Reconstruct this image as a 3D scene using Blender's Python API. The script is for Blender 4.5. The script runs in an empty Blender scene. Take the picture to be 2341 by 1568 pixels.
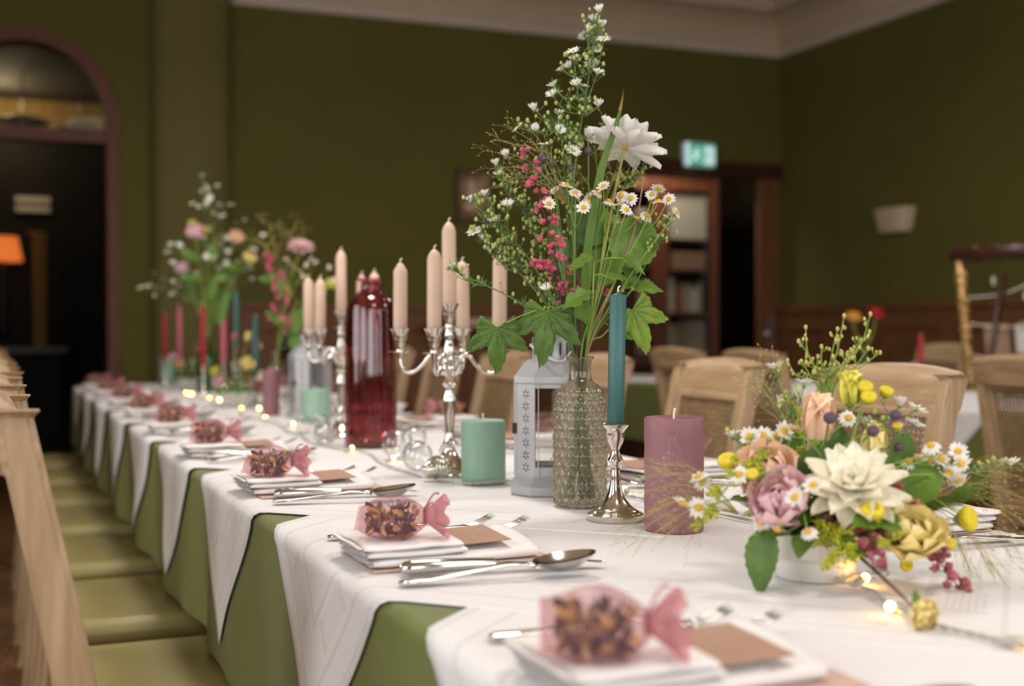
import bpy, math, random
from math import sin, cos, pi, radians, sqrt, atan2, hypot, exp
from mathutils import Vector, Matrix, Euler

sc = bpy.context.scene
C = sc.collection
rnd = random.Random(7)

# ------------------------------------------------------------------ camera
CAMZ = 1.0
FPX = 2830.0
YAW, PITCH, ROLL = radians(22.69), radians(-0.55), radians(-0.1)
_f = Vector((sin(YAW) * cos(PITCH), cos(YAW) * cos(PITCH), sin(PITCH)))
_r = Vector((cos(YAW), -sin(YAW), 0))
_u = _r.cross(_f)
_r, _u = _r * cos(ROLL) + _u * sin(ROLL), -_r * sin(ROLL) + _u * cos(ROLL)
cam_d = bpy.data.cameras.new('camera')
cam = bpy.data.objects.new('camera', cam_d)
C.objects.link(cam)
cam.matrix_world = Matrix(((_r.x, _u.x, -_f.x, 0), (_r.y, _u.y, -_f.y, 0), (_r.z, _u.z, -_f.z, CAMZ), (0, 0, 0, 1)))
cam_d.sensor_width = 36
cam_d.sensor_fit = 'HORIZONTAL'
cam_d.lens = FPX / 2341 * 36
cam_d.clip_start = 0.05
cam_d.dof.use_dof = True
cam_d.dof.focus_distance = 1.56
cam_d.dof.aperture_fstop = 3.2
sc.camera = cam


def at(px, py, d):
    """the point of the room seen at pixel (px, py) of the 2341x1568 frame, d metres in front of the camera"""
    return Vector((0, 0, CAMZ)) + d * (_f + _r * ((px - 1170.5) / FPX) - _u * ((py - 784) / FPX))


# ------------------------------------------------------------------ light
w = bpy.data.worlds.new('world')
sc.world = w
w.use_nodes = True
w.node_tree.nodes['Background'].inputs[0].default_value = (0.75, 0.85, 1, 1)
w.node_tree.nodes['Background'].inputs[1].default_value = 0.3
sc.view_settings.view_transform = 'Standard'
sc.view_settings.look = 'None'
sc.view_settings.gamma = 1
sc.view_settings.use_curve_mapping = False
sc.view_settings.exposure = 0.27
cy = sc.cycles
cy.max_bounces, cy.diffuse_bounces, cy.glossy_bounces, cy.transmission_bounces, cy.transparent_max_bounces = 6, 3, 3, 5, 14
cy.caustics_reflective = cy.caustics_refractive = False
cy.use_adaptive_sampling, cy.adaptive_threshold, cy.adaptive_min_samples = True, 0.055, 12


def area(name, loc, rot, sx, sy, power, col):
    d = bpy.data.lights.new(name, 'AREA')
    d.shape = 'RECTANGLE'
    d.size, d.size_y, d.energy, d.color = sx, sy, power, col
    o = bpy.data.objects.new(name, d)
    C.objects.link(o)
    o.location = loc
    o.rotation_euler = rot
    return o


# daylight coming in through the windows of the wall behind the camera and of the right wall
DAY = (0.98, 0.985, 1.0)
for i, x in enumerate((-0.75, 1.15, 3.05)):
    area('window_daylight_front_%d' % i, (x, -2.62, 1.75), (radians(90), 0, 0), 1.2, 1.9, 32, DAY)
area('window_daylight_right', (5.1, 0.4, 1.75), (radians(90), 0, radians(90)), 1.4, 1.9, 10, DAY)
for i, y in enumerate((0.2, 2.6)):
    area('window_daylight_left_%d' % i, (-2.1, y, 1.75), (radians(90), 0, radians(-90)), 1.4, 1.9, 34, DAY)  # added side fill for the hanging cloth, set at unseen left windows
# the ceiling lamps over the long table
LAMPS = [(0.75, 0.4), (0.75, 2.4), (0.75, 4.6), (3.2, 1.2), (3.2, 4.2)]
for i, (x, y) in enumerate(LAMPS):
    d = bpy.data.lights.new('lamp_light', 'AREA')
    d.shape = 'DISK'
    d.size = 0.42
    d.energy = (9, 19, 11, 14, 12)[i]
    d.color = (1.0, 0.955, 0.91)
    o = bpy.data.objects.new('lamp_light', d)
    C.objects.link(o)
    o.location = (x, y, 2.56)

# ------------------------------------------------------------------ materials
MATS = {}


def M(name, col, rough=0.5, metal=0.0, var=0.12, scale=30, bump=0.0, bscale=None, stretch=None, col2=None,
      transl=0.0, sheen=0.0, coat=0.0, emit=None, estr=0.0, sss=0.0, spec=0.5, detail=3):
    if name in MATS:
        return MATS[name]
    m = bpy.data.materials.new(name)
    m.use_nodes = True
    nt = m.node_tree
    N, L = nt.nodes, nt.links
    b = N['Principled BSDF']
    b.inputs['Roughness'].default_value = rough
    b.inputs['Metallic'].default_value = metal
    b.inputs['Specular IOR Level'].default_value = spec
    b.inputs['Sheen Weight'].default_value = sheen
    b.inputs['Coat Weight'].default_value = coat
    if sss:
        b.inputs['Subsurface Weight'].default_value = sss
        b.inputs['Subsurface Radius'].default_value = (0.01, 0.006, 0.004)
        b.inputs['Subsurface Scale'].default_value = 0.4
    tc = N.new('ShaderNodeTexCoord')
    mp = N.new('ShaderNodeMapping')
    L.new(tc.outputs['Object'], mp.inputs[0])
    if stretch:
        mp.inputs['Scale'].default_value = stretch
    nz = N.new('ShaderNodeTexNoise')
    nz.inputs['Scale'].default_value = scale
    nz.inputs['Detail'].default_value = detail
    L.new(mp.outputs[0], nz.inputs['Vector'])
    cr = N.new('ShaderNodeValToRGB')
    c2 = col2 or tuple(min(1, c * (1 + var)) for c in col)
    c1 = col if col2 else tuple(c * (1 - var) for c in col)
    cr.color_ramp.elements[0].color = (*c1, 1)
    cr.color_ramp.elements[1].color = (*c2, 1)
    cr.color_ramp.elements[0].position = 0.3
    cr.color_ramp.elements[1].position = 0.7
    L.new(nz.outputs['Fac'], cr.inputs[0])
    L.new(cr.outputs[0], b.inputs['Base Color'])
    if bump:
        bp = N.new('ShaderNodeBump')
        bp.inputs['Strength'].default_value = bump
        bp.inputs['Distance'].default_value = 0.002
        if bscale:
            n2 = N.new('ShaderNodeTexNoise')
            n2.inputs['Scale'].default_value = bscale
            L.new(mp.outputs[0], n2.inputs['Vector'])
            L.new(n2.outputs['Fac'], bp.inputs['Height'])
        else:
            L.new(nz.outputs['Fac'], bp.inputs['Height'])
        L.new(bp.outputs[0], b.inputs['Normal'])
    if emit:
        b.inputs['Emission Color'].default_value = (*emit, 1)
        b.inputs['Emission Strength'].default_value = estr
    if transl:
        t = N.new('ShaderNodeBsdfTranslucent')
        mx = N.new('ShaderNodeMixShader')
        mx.inputs[0].default_value = transl
        L.new(cr.outputs[0], t.inputs[0])
        L.new(b.outputs[0], mx.inputs[1])
        L.new(t.outputs[0], mx.inputs[2])
        L.new(mx.outputs[0], N['Material Output'].inputs[0])
    MATS[name] = m
    return m


def thin_glass(name, tint, rough=0.02, fac=1.0, haze=0.0, hazecol=(0.8, 0.8, 0.8), refr=0.0, ior=1.5, edge=0.0):
    """glass wall: clear tinted body with a Fresnel reflection, a little haze where the glass is milky"""
    if name in MATS:
        return MATS[name]
    m = bpy.data.materials.new(name)
    m.use_nodes = True
    nt = m.node_tree
    N, L = nt.nodes, nt.links
    N.remove(N['Principled BSDF'])
    tr = N.new('ShaderNodeBsdfTransparent')
    nz = N.new('ShaderNodeTexNoise')
    nz.inputs['Scale'].default_value = 12
    cr = N.new('ShaderNodeValToRGB')
    cr.color_ramp.elements[0].color = (*[c * 0.95 for c in tint], 1)
    cr.color_ramp.elements[1].color = (*[min(1, c * 1.05) for c in tint], 1)
    L.new(nz.outputs['Fac'], cr.inputs[0])
    tint_out = cr.outputs[0]
    if edge:
        # the wall is thicker along the line of sight towards the outline
        le = N.new('ShaderNodeLayerWeight')
        le.inputs[0].default_value = 0.5
        pe = N.new('ShaderNodeMath')
        pe.operation = 'POWER'
        pe.inputs[1].default_value = 4.0
        L.new(le.outputs['Facing'], pe.inputs[0])
        me_ = N.new('ShaderNodeMix')
        me_.data_type = 'RGBA'
        L.new(pe.outputs[0], me_.inputs['Factor'])
        L.new(cr.outputs[0], me_.inputs['A'])
        me_.inputs['B'].default_value = (*[c * (1 - edge) for c in tint], 1)
        tint_out = me_.outputs['Result']
    L.new(tint_out, tr.inputs[0])
    body = tr.outputs[0]
    if refr:
        rf = N.new('ShaderNodeBsdfRefraction')
        rf.inputs['IOR'].default_value = 1.33
        rf.inputs['Roughness'].default_value = 0.03
        L.new(cr.outputs[0], rf.inputs[0])
        mr = N.new('ShaderNodeMixShader')
        mr.inputs[0].default_value = refr
        L.new(body, mr.inputs[1])
        L.new(rf.outputs[0], mr.inputs[2])
        body = mr.outputs[0]
    if haze:
        df = N.new('ShaderNodeBsdfTranslucent')
        df.inputs[0].default_value = (*hazecol, 1)
        d2 = N.new('ShaderNodeBsdfDiffuse')
        d2.inputs[0].default_value = (*hazecol, 1)
        ad = N.new('ShaderNodeMixShader')
        L.new(df.outputs[0], ad.inputs[1])
        L.new(d2.outputs[0], ad.inputs[2])
        mh = N.new('ShaderNodeMixShader')
        mh.inputs[0].default_value = haze
        L.new(body, mh.inputs[1])
        L.new(ad.outputs[0], mh.inputs[2])
        body = mh.outputs[0]
    gl = N.new('ShaderNodeBsdfGlossy')
    gl.inputs['Roughness'].default_value = rough
    lw = N.new('ShaderNodeLayerWeight')
    lw.inputs[0].default_value = 0.5
    pw = N.new('ShaderNodeMath')
    pw.operation = 'POWER'
    L.new(lw.outputs['Facing'], pw.inputs[0])
    pw.inputs[1].default_value = 3.5
    mu = N.new('ShaderNodeMath')
    mu.operation = 'MULTIPLY_ADD'
    mu.inputs[1].default_value = 0.45 * fac
    mu.inputs[2].default_value = 0.04 * fac
    mu.use_clamp = True
    L.new(pw.outputs[0], mu.inputs[0])
    mx = N.new('ShaderNodeMixShader')
    L.new(mu.outputs[0], mx.inputs[0])
    L.new(body, mx.inputs[1])
    L.new(gl.outputs[0], mx.inputs[2])
    L.new(mx.outputs[0], N['Material Output'].inputs[0])
    MATS[name] = m
    return m


def wood(name, c1, c2, stretch, rough=0.45, scale=6):
    return M(name, c1, rough, col2=c2, scale=scale, stretch=stretch, bump=0.08, detail=6)


OAK1, OAK2 = (0.32, 0.20, 0.10), (0.48, 0.325, 0.19)
wood('oak_up', OAK1, OAK2, (14, 14, 1.2))
wood('oak_across', OAK1, OAK2, (14, 1.2, 14))
wood('wain', (0.12, 0.042, 0.012), (0.20, 0.080, 0.026), (8, 8, 0.8), 0.65)
wood('darkwood', (0.030, 0.008, 0.004), (0.065, 0.018, 0.008), (8, 8, 0.8), 0.4)
wood('redwood', (0.085, 0.022, 0.008), (0.16, 0.045, 0.015), (8, 8, 0.8), 0.6)
wood('parquet', (0.13, 0.048, 0.018), (0.22, 0.088, 0.034), (10, 0.8, 10), 0.35)
M('cane', (0.30, 0.19, 0.095), 0.6, var=0.25, scale=60)
M('vinyl', (0.29, 0.25, 0.092), 0.30, var=0.05, scale=8, bump=0.05, bscale=400, spec=0.6)
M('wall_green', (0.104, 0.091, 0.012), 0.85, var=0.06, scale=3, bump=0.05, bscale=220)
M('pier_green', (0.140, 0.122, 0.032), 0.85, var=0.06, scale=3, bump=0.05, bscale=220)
M('wall_dark', (0.03, 0.018, 0.012), 0.8, var=0.2, scale=3)
M('plaster', (0.54, 0.42, 0.29), 0.8, var=0.04, scale=4)
M('ceiling_tan', (0.42, 0.30, 0.19), 0.85, var=0.06, scale=3)
M('moulding', (0.58, 0.48, 0.38), 0.7, var=0.03, scale=8)
M('silver', (0.72, 0.68, 0.62), 0.14, 1.0, var=0.08, scale=25)
M('steel', (0.62, 0.60, 0.57), 0.13, 1.0, var=0.05, scale=40)
M('chrome_dull', (0.6, 0.6, 0.58), 0.3, 1.0, var=0.05)
M('gold', (0.42, 0.25, 0.09), 0.42, 0.6, var=0.4, scale=40, bump=0.6)
M('zinc', (0.47, 0.47, 0.48), 0.38, 0.35, var=0.08, scale=18, bump=0.05)
M('white_metal', (0.72, 0.70, 0.66), 0.4, var=0.03)
M('black', (0.012, 0.011, 0.011), 0.4, var=0.2)
M('wick', (0.80, 0.74, 0.62), 0.8, var=0.1, scale=300)
M('taper_cream', (0.66, 0.47, 0.35), 0.42, var=0.05, scale=20, sss=0.15)
M('wax_teal', (0.030, 0.120, 0.105), 0.38, var=0.15, scale=14, stretch=(8, 8, 0.6), sss=0.1)
M('wax_mint', (0.26, 0.42, 0.315), 0.5, var=0.09, scale=18, sss=0.15, stretch=(3, 3, 1))
M('wax_rose', (0.275, 0.120, 0.140), 0.5, var=0.10, scale=24, sss=0.15, bump=0.1)
M('wax_red', (0.33, 0.008, 0.02), 0.4, var=0.1)
M('wax_pink', (0.60, 0.14, 0.19), 0.4, var=0.1)
M('porcelain', (0.76, 0.73, 0.68), 0.28, var=0.02)
M('paper_kraft', (0.40, 0.24, 0.165), 0.75, var=0.05, scale=120)
M('paper_blush', (0.62, 0.42, 0.34), 0.75, var=0.04)
M('paper_white', (0.72, 0.68, 0.62), 0.8, var=0.05)
M('napkin', (0.83, 0.79, 0.77), 0.85, var=0.02, scale=12, bump=0.12, bscale=900, sheen=0.1)
M('leaf', (0.13, 0.235, 0.025), 0.45, var=0.25, scale=45, transl=0.28, bump=0.25, bscale=160)
M('leaf_dark', (0.085, 0.165, 0.022), 0.45, var=0.25, scale=45, transl=0.22, bump=0.3, bscale=160)
M('leaf_pale', (0.22, 0.34, 0.045), 0.5, var=0.2, scale=40, transl=0.3)
M('leaf_far', (0.13, 0.25, 0.035), 0.55, var=0.25, scale=45, transl=0.3)
M('blade', (0.085, 0.18, 0.018), 0.45, col2=(0.15, 0.23, 0.025), scale=8, transl=0.3)
M('blade_tip', (0.42, 0.26, 0.06), 0.5, var=0.2, transl=0.3)
M('stem_green', (0.22, 0.34, 0.05), 0.5, var=0.2, scale=40)
M('stem_aster', (0.12, 0.21, 0.055), 0.55, var=0.2, scale=60)
M('stem_dark', (0.09, 0.022, 0.024), 0.5, var=0.2)
M('stem_straw', (0.42, 0.36, 0.10), 0.55, var=0.15)
M('needle', (0.13, 0.235, 0.05), 0.55, var=0.2, scale=80)
M('bud_green', (0.38, 0.42, 0.10), 0.55, var=0.25, scale=150)
M('bud_purple', (0.085, 0.05, 0.075), 0.6, var=0.3, scale=80)
M('petal_white', (0.80, 0.77, 0.72), 0.6, var=0.04, transl=0.12)
M('petal_cream', (0.96, 0.89, 0.66), 0.55, col2=(0.97, 0.93, 0.82), scale=20, transl=0.12)
M('petal_yellow', (0.98, 0.79, 0.34), 0.55, var=0.1, scale=40, transl=0.12)
M('petal_lime', (0.76, 0.70, 0.12), 0.55, var=0.12, scale=40, transl=0.12)
M('petal_pink', (0.86, 0.57, 0.60), 0.55, var=0.12, scale=40, transl=0.12)
M('petal_peach', (0.92, 0.58, 0.36), 0.55, col2=(0.95, 0.72, 0.53), scale=30, transl=0.12)
M('petal_magenta', (0.58, 0.08, 0.15), 0.5, col2=(0.72, 0.24, 0.28), scale=60, transl=0.12)
M('petal_wine', (0.42, 0.09, 0.12), 0.5, col2=(0.60, 0.24, 0.25), scale=60, transl=0.12)
M('petal_lilac', (0.34, 0.14, 0.26), 0.55, var=0.15, transl=0.12)
M('petal_red', (0.48, 0.006, 0.016), 0.5, var=0.15, transl=0.15)
M('petal_amber', (0.72, 0.36, 0.05), 0.5, var=0.15, transl=0.12)
M('disc_yellow', (0.70, 0.40, 0.03), 0.7, var=0.25, scale=500, bump=0.6)
M('disc_green', (0.42, 0.42, 0.08), 0.7, var=0.25, scale=500, bump=0.6)
M('button_yellow', (0.72, 0.58, 0.02), 0.6, var=0.15, scale=400, bump=0.6)
M('goldenrod', (0.26, 0.34, 0.015), 0.6, col2=(0.56, 0.50, 0.02), scale=140)
M('seed', (0.48, 0.42, 0.12), 0.6, var=0.25, scale=200)
M('foam_dark', (0.015, 0.030, 0.014), 0.9, var=0.3, scale=60, bump=0.5)
M('pot_dark', (0.085, 0.045, 0.05), 0.7, var=0.4, scale=90)
M('pot_gold', (0.62, 0.43, 0.14), 0.7, var=0.3, scale=90)
M('pot_orange', (0.36, 0.17, 0.06), 0.7, var=0.3, scale=90)
M('pot_cream', (0.70, 0.58, 0.34), 0.7, var=0.2, scale=90)
M('pot_violet', (0.085, 0.065, 0.10), 0.7, var=0.3, scale=90)
M('ribbon_pink', (0.66, 0.27, 0.30), 0.5, var=0.08, transl=0.3)
M('wire_clear', (0.42, 0.40, 0.35), 0.3, var=0.1, spec=0.7)
M('led', (1.0, 0.75, 0.35), 0.3, var=0.0, emit=(1.0, 0.52, 0.12), estr=28)
M('lampshade', (0.8, 0.25, 0.06), 0.7, var=0.05, emit=(1.0, 0.22, 0.04), estr=0.55)
M('lamp_glass', (0.9, 0.85, 0.75), 0.5, var=0.0, emit=(1.0, 0.88, 0.7), estr=3.0)
M('sign_green', (0.01, 0.30, 0.14), 0.4, var=0.02, emit=(0.01, 0.30, 0.13), estr=0.55)
M('sign_white', (0.7, 0.8, 0.8), 0.4, var=0.02, emit=(0.42, 0.62, 0.62), estr=0.75)
M('sign_frame', (0.30, 0.34, 0.38), 0.4, var=0.02, emit=(0.20, 0.26, 0.30), estr=0.5)
M('curtain', (0.42, 0.27, 0.085), 0.8, col2=(0.30, 0.19, 0.06), scale=3, stretch=(4, 1, 0.1))
M('book_cream', (0.55, 0.47, 0.36), 0.7, var=0.15, scale=20)
M('book_tan', (0.40, 0.30, 0.19), 0.7, var=0.15)
M('book_dark', (0.09, 0.05, 0.03), 0.7, var=0.15)
M('stem_blush', (0.36, 0.19, 0.14), 0.5, var=0.15)
M('book_red', (0.32, 0.07, 0.03), 0.7, var=0.15)
M('print_brown', (0.10, 0.042, 0.018), 0.7, col2=(0.40, 0.24, 0.10), scale=9)
thin_glass('glass_clear', (0.96, 0.97, 0.96), fac=1.6, edge=0.5)
thin_glass('glass_ball', (0.93, 0.94, 0.94), fac=2.6, edge=0.85)
thin_glass('glass_pane', (0.86, 0.86, 0.84), fac=0.45)
thin_glass('glass_wine', (0.70, 0.42, 0.43), fac=1.6, haze=0.07, hazecol=(0.20, 0.03, 0.045))
thin_glass('glass_hob', (0.92, 0.88, 0.80), fac=1.6, haze=0.16, hazecol=(0.66, 0.56, 0.40), refr=0.55, edge=0.5)
thin_glass('glass_green', (0.35, 0.62, 0.40), fac=1.6)
thin_glass('organza', (0.92, 0.76, 0.77), rough=0.4, fac=0.5, haze=0.18, hazecol=(0.56, 0.29, 0.31))
thin_glass('organza_dense', (0.86, 0.55, 0.58), rough=0.4, fac=0.5, haze=0.62, hazecol=(0.72, 0.37, 0.40))


def cloth_mat(name, c_lo, c_hi, kind):
    m = bpy.data.materials.new(name)
    m.use_nodes = True
    nt = m.node_tree
    N, L = nt.nodes, nt.links
    b = N['Principled BSDF']
    b.inputs['Roughness'].default_value = 0.85
    b.inputs['Sheen Weight'].default_value = 0.15
    b.inputs['Specular IOR Level'].default_value = 0.25
    uv = N.new('ShaderNodeUVMap')
    sep = N.new('ShaderNodeSeparateXYZ')
    L.new(uv.outputs[0], sep.inputs[0])

    def math_(op, a, c=None, v=None):
        n = N.new('ShaderNodeMath')
        n.operation = op
        for i, q in enumerate((a, c)):
            if q is None:
                continue
            if isinstance(q, (int, float)):
                n.inputs[i].default_value = q
            else:
                L.new(q, n.inputs[i])
        return n.outputs[0]

    nz = N.new('ShaderNodeTexNoise')
    nz.inputs['Scale'].default_value = 9 if kind == 'green' else 5
    nz.inputs['Detail'].default_value = 5
    L.new(uv.outputs[0], nz.inputs['Vector'])
    mixc = N.new('ShaderNodeMix')
    mixc.data_type = 'RGBA'
    mixc.inputs['A'].default_value = (*c_lo, 1)
    mixc.inputs['B'].default_value = (*c_hi, 1)
    fac = nz.outputs['Fac']
    if kind == 'white':
        # woven damask borders parallel to the hem and a small striped motif in each corner
        du = math_('SUBTRACT', 0.5, math_('ABSOLUTE', math_('SUBTRACT', sep.outputs[0], 0.5)))
        dv = math_('SUBTRACT', 0.5, math_('ABSOLUTE', math_('SUBTRACT', sep.outputs[1], 0.5)))
        e = math_('MINIMUM', du, dv)
        g = math_('MAXIMUM', du, dv)
        band = None
        for c0, hw in ((0.052, 0.0035), (0.125, 0.0045), (0.012, 0.0025)):
            q = math_('LESS_THAN', math_('ABSOLUTE', math_('SUBTRACT', e, c0)), hw)
            band = q if band is None else math_('MAXIMUM', band, q)
        box = math_('MULTIPLY', math_('LESS_THAN', math_('ABSOLUTE', math_('SUBTRACT', e, 0.088)), 0.022),
                    math_('LESS_THAN', math_('ABSOLUTE', math_('SUBTRACT', g, 0.20)), 0.05))
        ends = math_('GREATER_THAN', math_('ABSOLUTE', math_('SUBTRACT', g, 0.20)), 0.038)
        st = math_('GREATER_THAN', math_('SINE', math_('MULTIPLY', e, 900)), 0.3)
        motif = math_('MULTIPLY', box, math_('MAXIMUM', ends, st))
        pat = math_('MAXIMUM', band, motif)
        fac = math_('SUBTRACT', 1.0, math_('MULTIPLY', pat, 0.75))
    L.new(fac, mixc.inputs['Factor'])
    L.new(mixc.outputs['Result'], b.inputs['Base Color'])
    # weave relief
    k = 2600 if kind == 'green' else 5200
    wv = math_('MULTIPLY', math_('SINE', math_('MULTIPLY', sep.outputs[0], k)), math_('SINE', math_('MULTIPLY', sep.outputs[1], k)))
    if kind == 'green':
        wv = math_('SINE', math_('MULTIPLY', math_('ADD', sep.outputs[0], sep.outputs[1]), k))
    n2 = N.new('ShaderNodeTexNoise')
    n2.inputs['Scale'].default_value = 7
    n2.inputs['Detail'].default_value = 4
    L.new(uv.outputs[0], n2.inputs['Vector'])
    h = math_('ADD', math_('MULTIPLY', wv, 0.05), math_('MULTIPLY', n2.outputs['Fac'], 1.6 if kind == 'white' else 0.4))
    bp = N.new('ShaderNodeBump')
    bp.inputs['Strength'].default_value = 0.55
    bp.inputs['Distance'].default_value = 0.004
    L.new(h, bp.inputs['Height'])
    L.new(bp.outputs[0], b.inputs['Normal'])
    MATS[name] = m


cloth_mat('cloth_green', (0.122, 0.140, 0.024), (0.170, 0.190, 0.040), 'green')
cloth_mat('cloth_white', (0.70, 0.67, 0.665), (0.82, 0.79, 0.785), 'white')


# ------------------------------------------------------------------ mesh helpers
class MB:
    def __init__(s):
        s.v, s.f, s.uv = [], [], None

    def add(s, vs, fs):
        o = len(s.v)
        s.v += [tuple(q) for q in vs]
        s.f += [tuple(i + o for i in q) for q in fs]
        return s

    def box(s, c, d, R=None):
        c = Vector(c)
        vs = []
        for sx in (-1, 1):
            for sy in (-1, 1):
                for sz in (-1, 1):
                    q = Vector((sx * d[0] / 2, sy * d[1] / 2, sz * d[2] / 2))
                    vs.append(c + (R @ q if R else q))
        return s.add(vs, [(0, 1, 3, 2), (4, 6, 7, 5), (0, 4, 5, 1), (2, 3, 7, 6), (0, 2, 6, 4), (1, 5, 7, 3)])

    def grid(s, fn, nu, nv, cu=False, cv=False):
        vs = [fn(i, j) for i in range(nu) for j in range(nv)]
        fs = []
        for i in range(nu if cu else nu - 1):
            for j in range(nv if cv else nv - 1):
                a, b2 = i, (i + 1) % nu
                c2, d2 = j, (j + 1) % nv
                fs.append((a * nv + c2, b2 * nv + c2, b2 * nv + d2, a * nv + d2))
        return s.add(vs, fs)

    def lathe(s, prof, n=24, c=(0, 0, 0), R=None, caps=True, rfn=None):
        c = Vector(c)

        def fn(i, j):
            r, z = prof[j]
            a = 2 * pi * i / n
            if rfn:
                r = rfn(r, z, a)
            q = Vector((r * cos(a), r * sin(a), z))
            return c + (R @ q if R else q)
        o = len(s.v)
        k = len(prof)
        s.grid(fn, n, k, cu=True)
        if caps:
            if prof[0][0] > 1e-6:
                s.f.append(tuple(o + i * k for i in range(n - 1, -1, -1)))
            if prof[-1][0] > 1e-6:
                s.f.append(tuple(o + i * k + k - 1 for i in range(n)))
        return s

    def tube(s, pts, rad, n=6, caps=True):
        pts = [Vector(p) for p in pts]
        m = len(pts)
        if not isinstance(rad, (list, tuple)):
            rad = [rad] * m
        o = len(s.v)
        up = None
        for i, p in enumerate(pts):
            t = (pts[min(i + 1, m - 1)] - pts[max(i - 1, 0)])
            if t.length < 1e-9:
                t = Vector((0, 0, 1))
            t.normalize()
            if up is None:
                up = t.orthogonal().normalized()
            up = (up - t * up.dot(t))
            if up.length < 1e-6:
                up = t.orthogonal()
            up.normalize()
            sd = t.cross(up)
            for k in range(n):
                a = 2 * pi * k / n
                s.v.append(tuple(p + (up * cos(a) + sd * sin(a)) * rad[i]))
        for i in range(m - 1):
            for k in range(n):
                s.f.append((o + i * n + k, o + i * n + (k + 1) % n, o + (i + 1) * n + (k + 1) % n, o + (i + 1) * n + k))
        if caps:
            s.f.append(tuple(o + k for k in range(n - 1, -1, -1)))
            s.f.append(tuple(o + (m - 1) * n + k for k in range(n)))
        return s

    def ball(s, c, r, nu=8, nv=6, sc_=(1, 1, 1), R=None):
        c = Vector(c)
        o = len(s.v)
        vs = [c + _rot(R, Vector((0, 0, -r * sc_[2])))]
        for j in range(1, nv):
            th = -pi / 2 + pi * j / nv
            for i in range(nu):
                a = 2 * pi * i / nu
                vs.append(c + _rot(R, Vector((r * cos(th) * cos(a) * sc_[0], r * cos(th) * sin(a) * sc_[1], r * sin(th) * sc_[2]))))
        vs.append(c + _rot(R, Vector((0, 0, r * sc_[2]))))
        fs = [(0, 1 + (i + 1) % nu, 1 + i) for i in range(nu)]
        for j in range(nv - 2):
            for i in range(nu):
                a = 1 + j * nu
                fs.append((a + i, a + (i + 1) % nu, a + nu + (i + 1) % nu, a + nu + i))
        a = 1 + (nv - 2) * nu
        fs += [(a + i, a + (i + 1) % nu, len(vs) - 1) for i in range(nu)]
        return s.add(vs, fs)

    def prism(s, poly, z0, z1, R=None, c=(0, 0, 0)):
        """polygon in XY pulled from z0 to z1"""
        n = len(poly)
        c = Vector(c)
        vs = [c + _rot(R, Vector((x, y, z0))) for x, y in poly] + [c + _rot(R, Vector((x, y, z1))) for x, y in poly]
        fs = [tuple(range(n - 1, -1, -1)), tuple(range(n, 2 * n))] + [(i, (i + 1) % n, n + (i + 1) % n, n + i) for i in range(n)]
        return s.add(vs, fs)

    def mesh(s, name, mat, smooth=True, sharp=None):
        me = bpy.data.meshes.new(name)
        me.from_pydata(s.v, [], s.f)
        if mat:
            me.materials.append(MATS[mat] if isinstance(mat, str) else mat)
        if s.uv:
            ul = me.uv_layers.new(name='UVMap')
            for lp in me.loops:
                ul.data[lp.index].uv = s.uv[lp.vertex_index]
        if smooth:
            me.polygons.foreach_set('use_smooth', [True] * len(me.polygons))
            if sharp:
                me.set_sharp_from_angle(angle=radians(sharp))
        me.update()
        return me

    def build(s, name, mat, parent=None, smooth=True, sharp=None, world=False, bevel=0):
        me = s.mesh(name, mat, smooth, sharp)
        o = bpy.data.objects.new(name, me)
        C.objects.link(o)
        if parent is not None:
            o.parent = parent
            if world:
                o.location = -wloc(parent)
        if bevel:
            bv = o.modifiers.new('bevel', 'BEVEL')
            bv.width = bevel
            bv.segments = 2
            bv.limit_method = 'ANGLE'
            bv.angle_limit = radians(40)
        return o


def _rot(R, v):
    return R @ v if R else v


def wloc(o):
    v = Vector(o.location)
    while o.parent:
        o = o.parent
        v = v + o.location
    return v


def tag(o, label, cat, group=None, kind=None):
    if label:
        o['label'] = label
    if cat:
        o['category'] = cat
    if group:
        o['group'] = group
    if kind:
        o['kind'] = kind
    return o


def thing(name, label, cat, loc=(0, 0, 0), rz=0, group=None):
    o = bpy.data.objects.new(name, None)
    C.objects.link(o)
    o.empty_display_size = 0.05
    o.location = loc
    o.rotation_euler = (0, 0, rz)
    return tag(o, label, cat, group)


def struct(name, mb, mat, parent=None, **k):
    o = mb.build(name, mat, parent, **k)
    if parent is None:
        o['kind'] = 'structure'
    return o


def inst(me, name, parent, mw, world=True):
    """an object sharing mesh me, standing at world matrix mw, child of an unrotated parent"""
    o = bpy.data.objects.new(name, me)
    C.objects.link(o)
    if parent is not None:
        o.parent = parent
        if world:
            mw = Matrix.Translation(-wloc(parent)) @ mw
    o.matrix_local = mw
    return o


def sub(me, name, parent):
    o = bpy.data.objects.new(name, me)
    C.objects.link(o)
    o.parent = parent
    return o


def copy_tree(o, parent=None, loc=None, rz=None, label=None, group=None):
    c = o.copy()
    C.objects.link(c)
    c.parent = parent
    if loc is not None:
        c.location = loc
    if rz is not None:
        c.rotation_euler = (0, 0, rz)
    if label:
        c['label'] = label
    if group:
        c['group'] = group
    for ch in list(o.children):
        copy_tree(ch, c)
    return c


def frame(pos, nrm, spin=0.0, s=1.0):
    z = Vector(nrm).normalized()
    x = z.orthogonal().normalized()
    y = z.cross(x)
    x, y = x * cos(spin) + y * sin(spin), y * cos(spin) - x * sin(spin)
    return Matrix(((x.x * s, y.x * s, z.x * s, pos[0]), (x.y * s, y.y * s, z.y * s, pos[1]), (x.z * s, y.z * s, z.z * s, pos[2]), (0, 0, 0, 1)))


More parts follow.
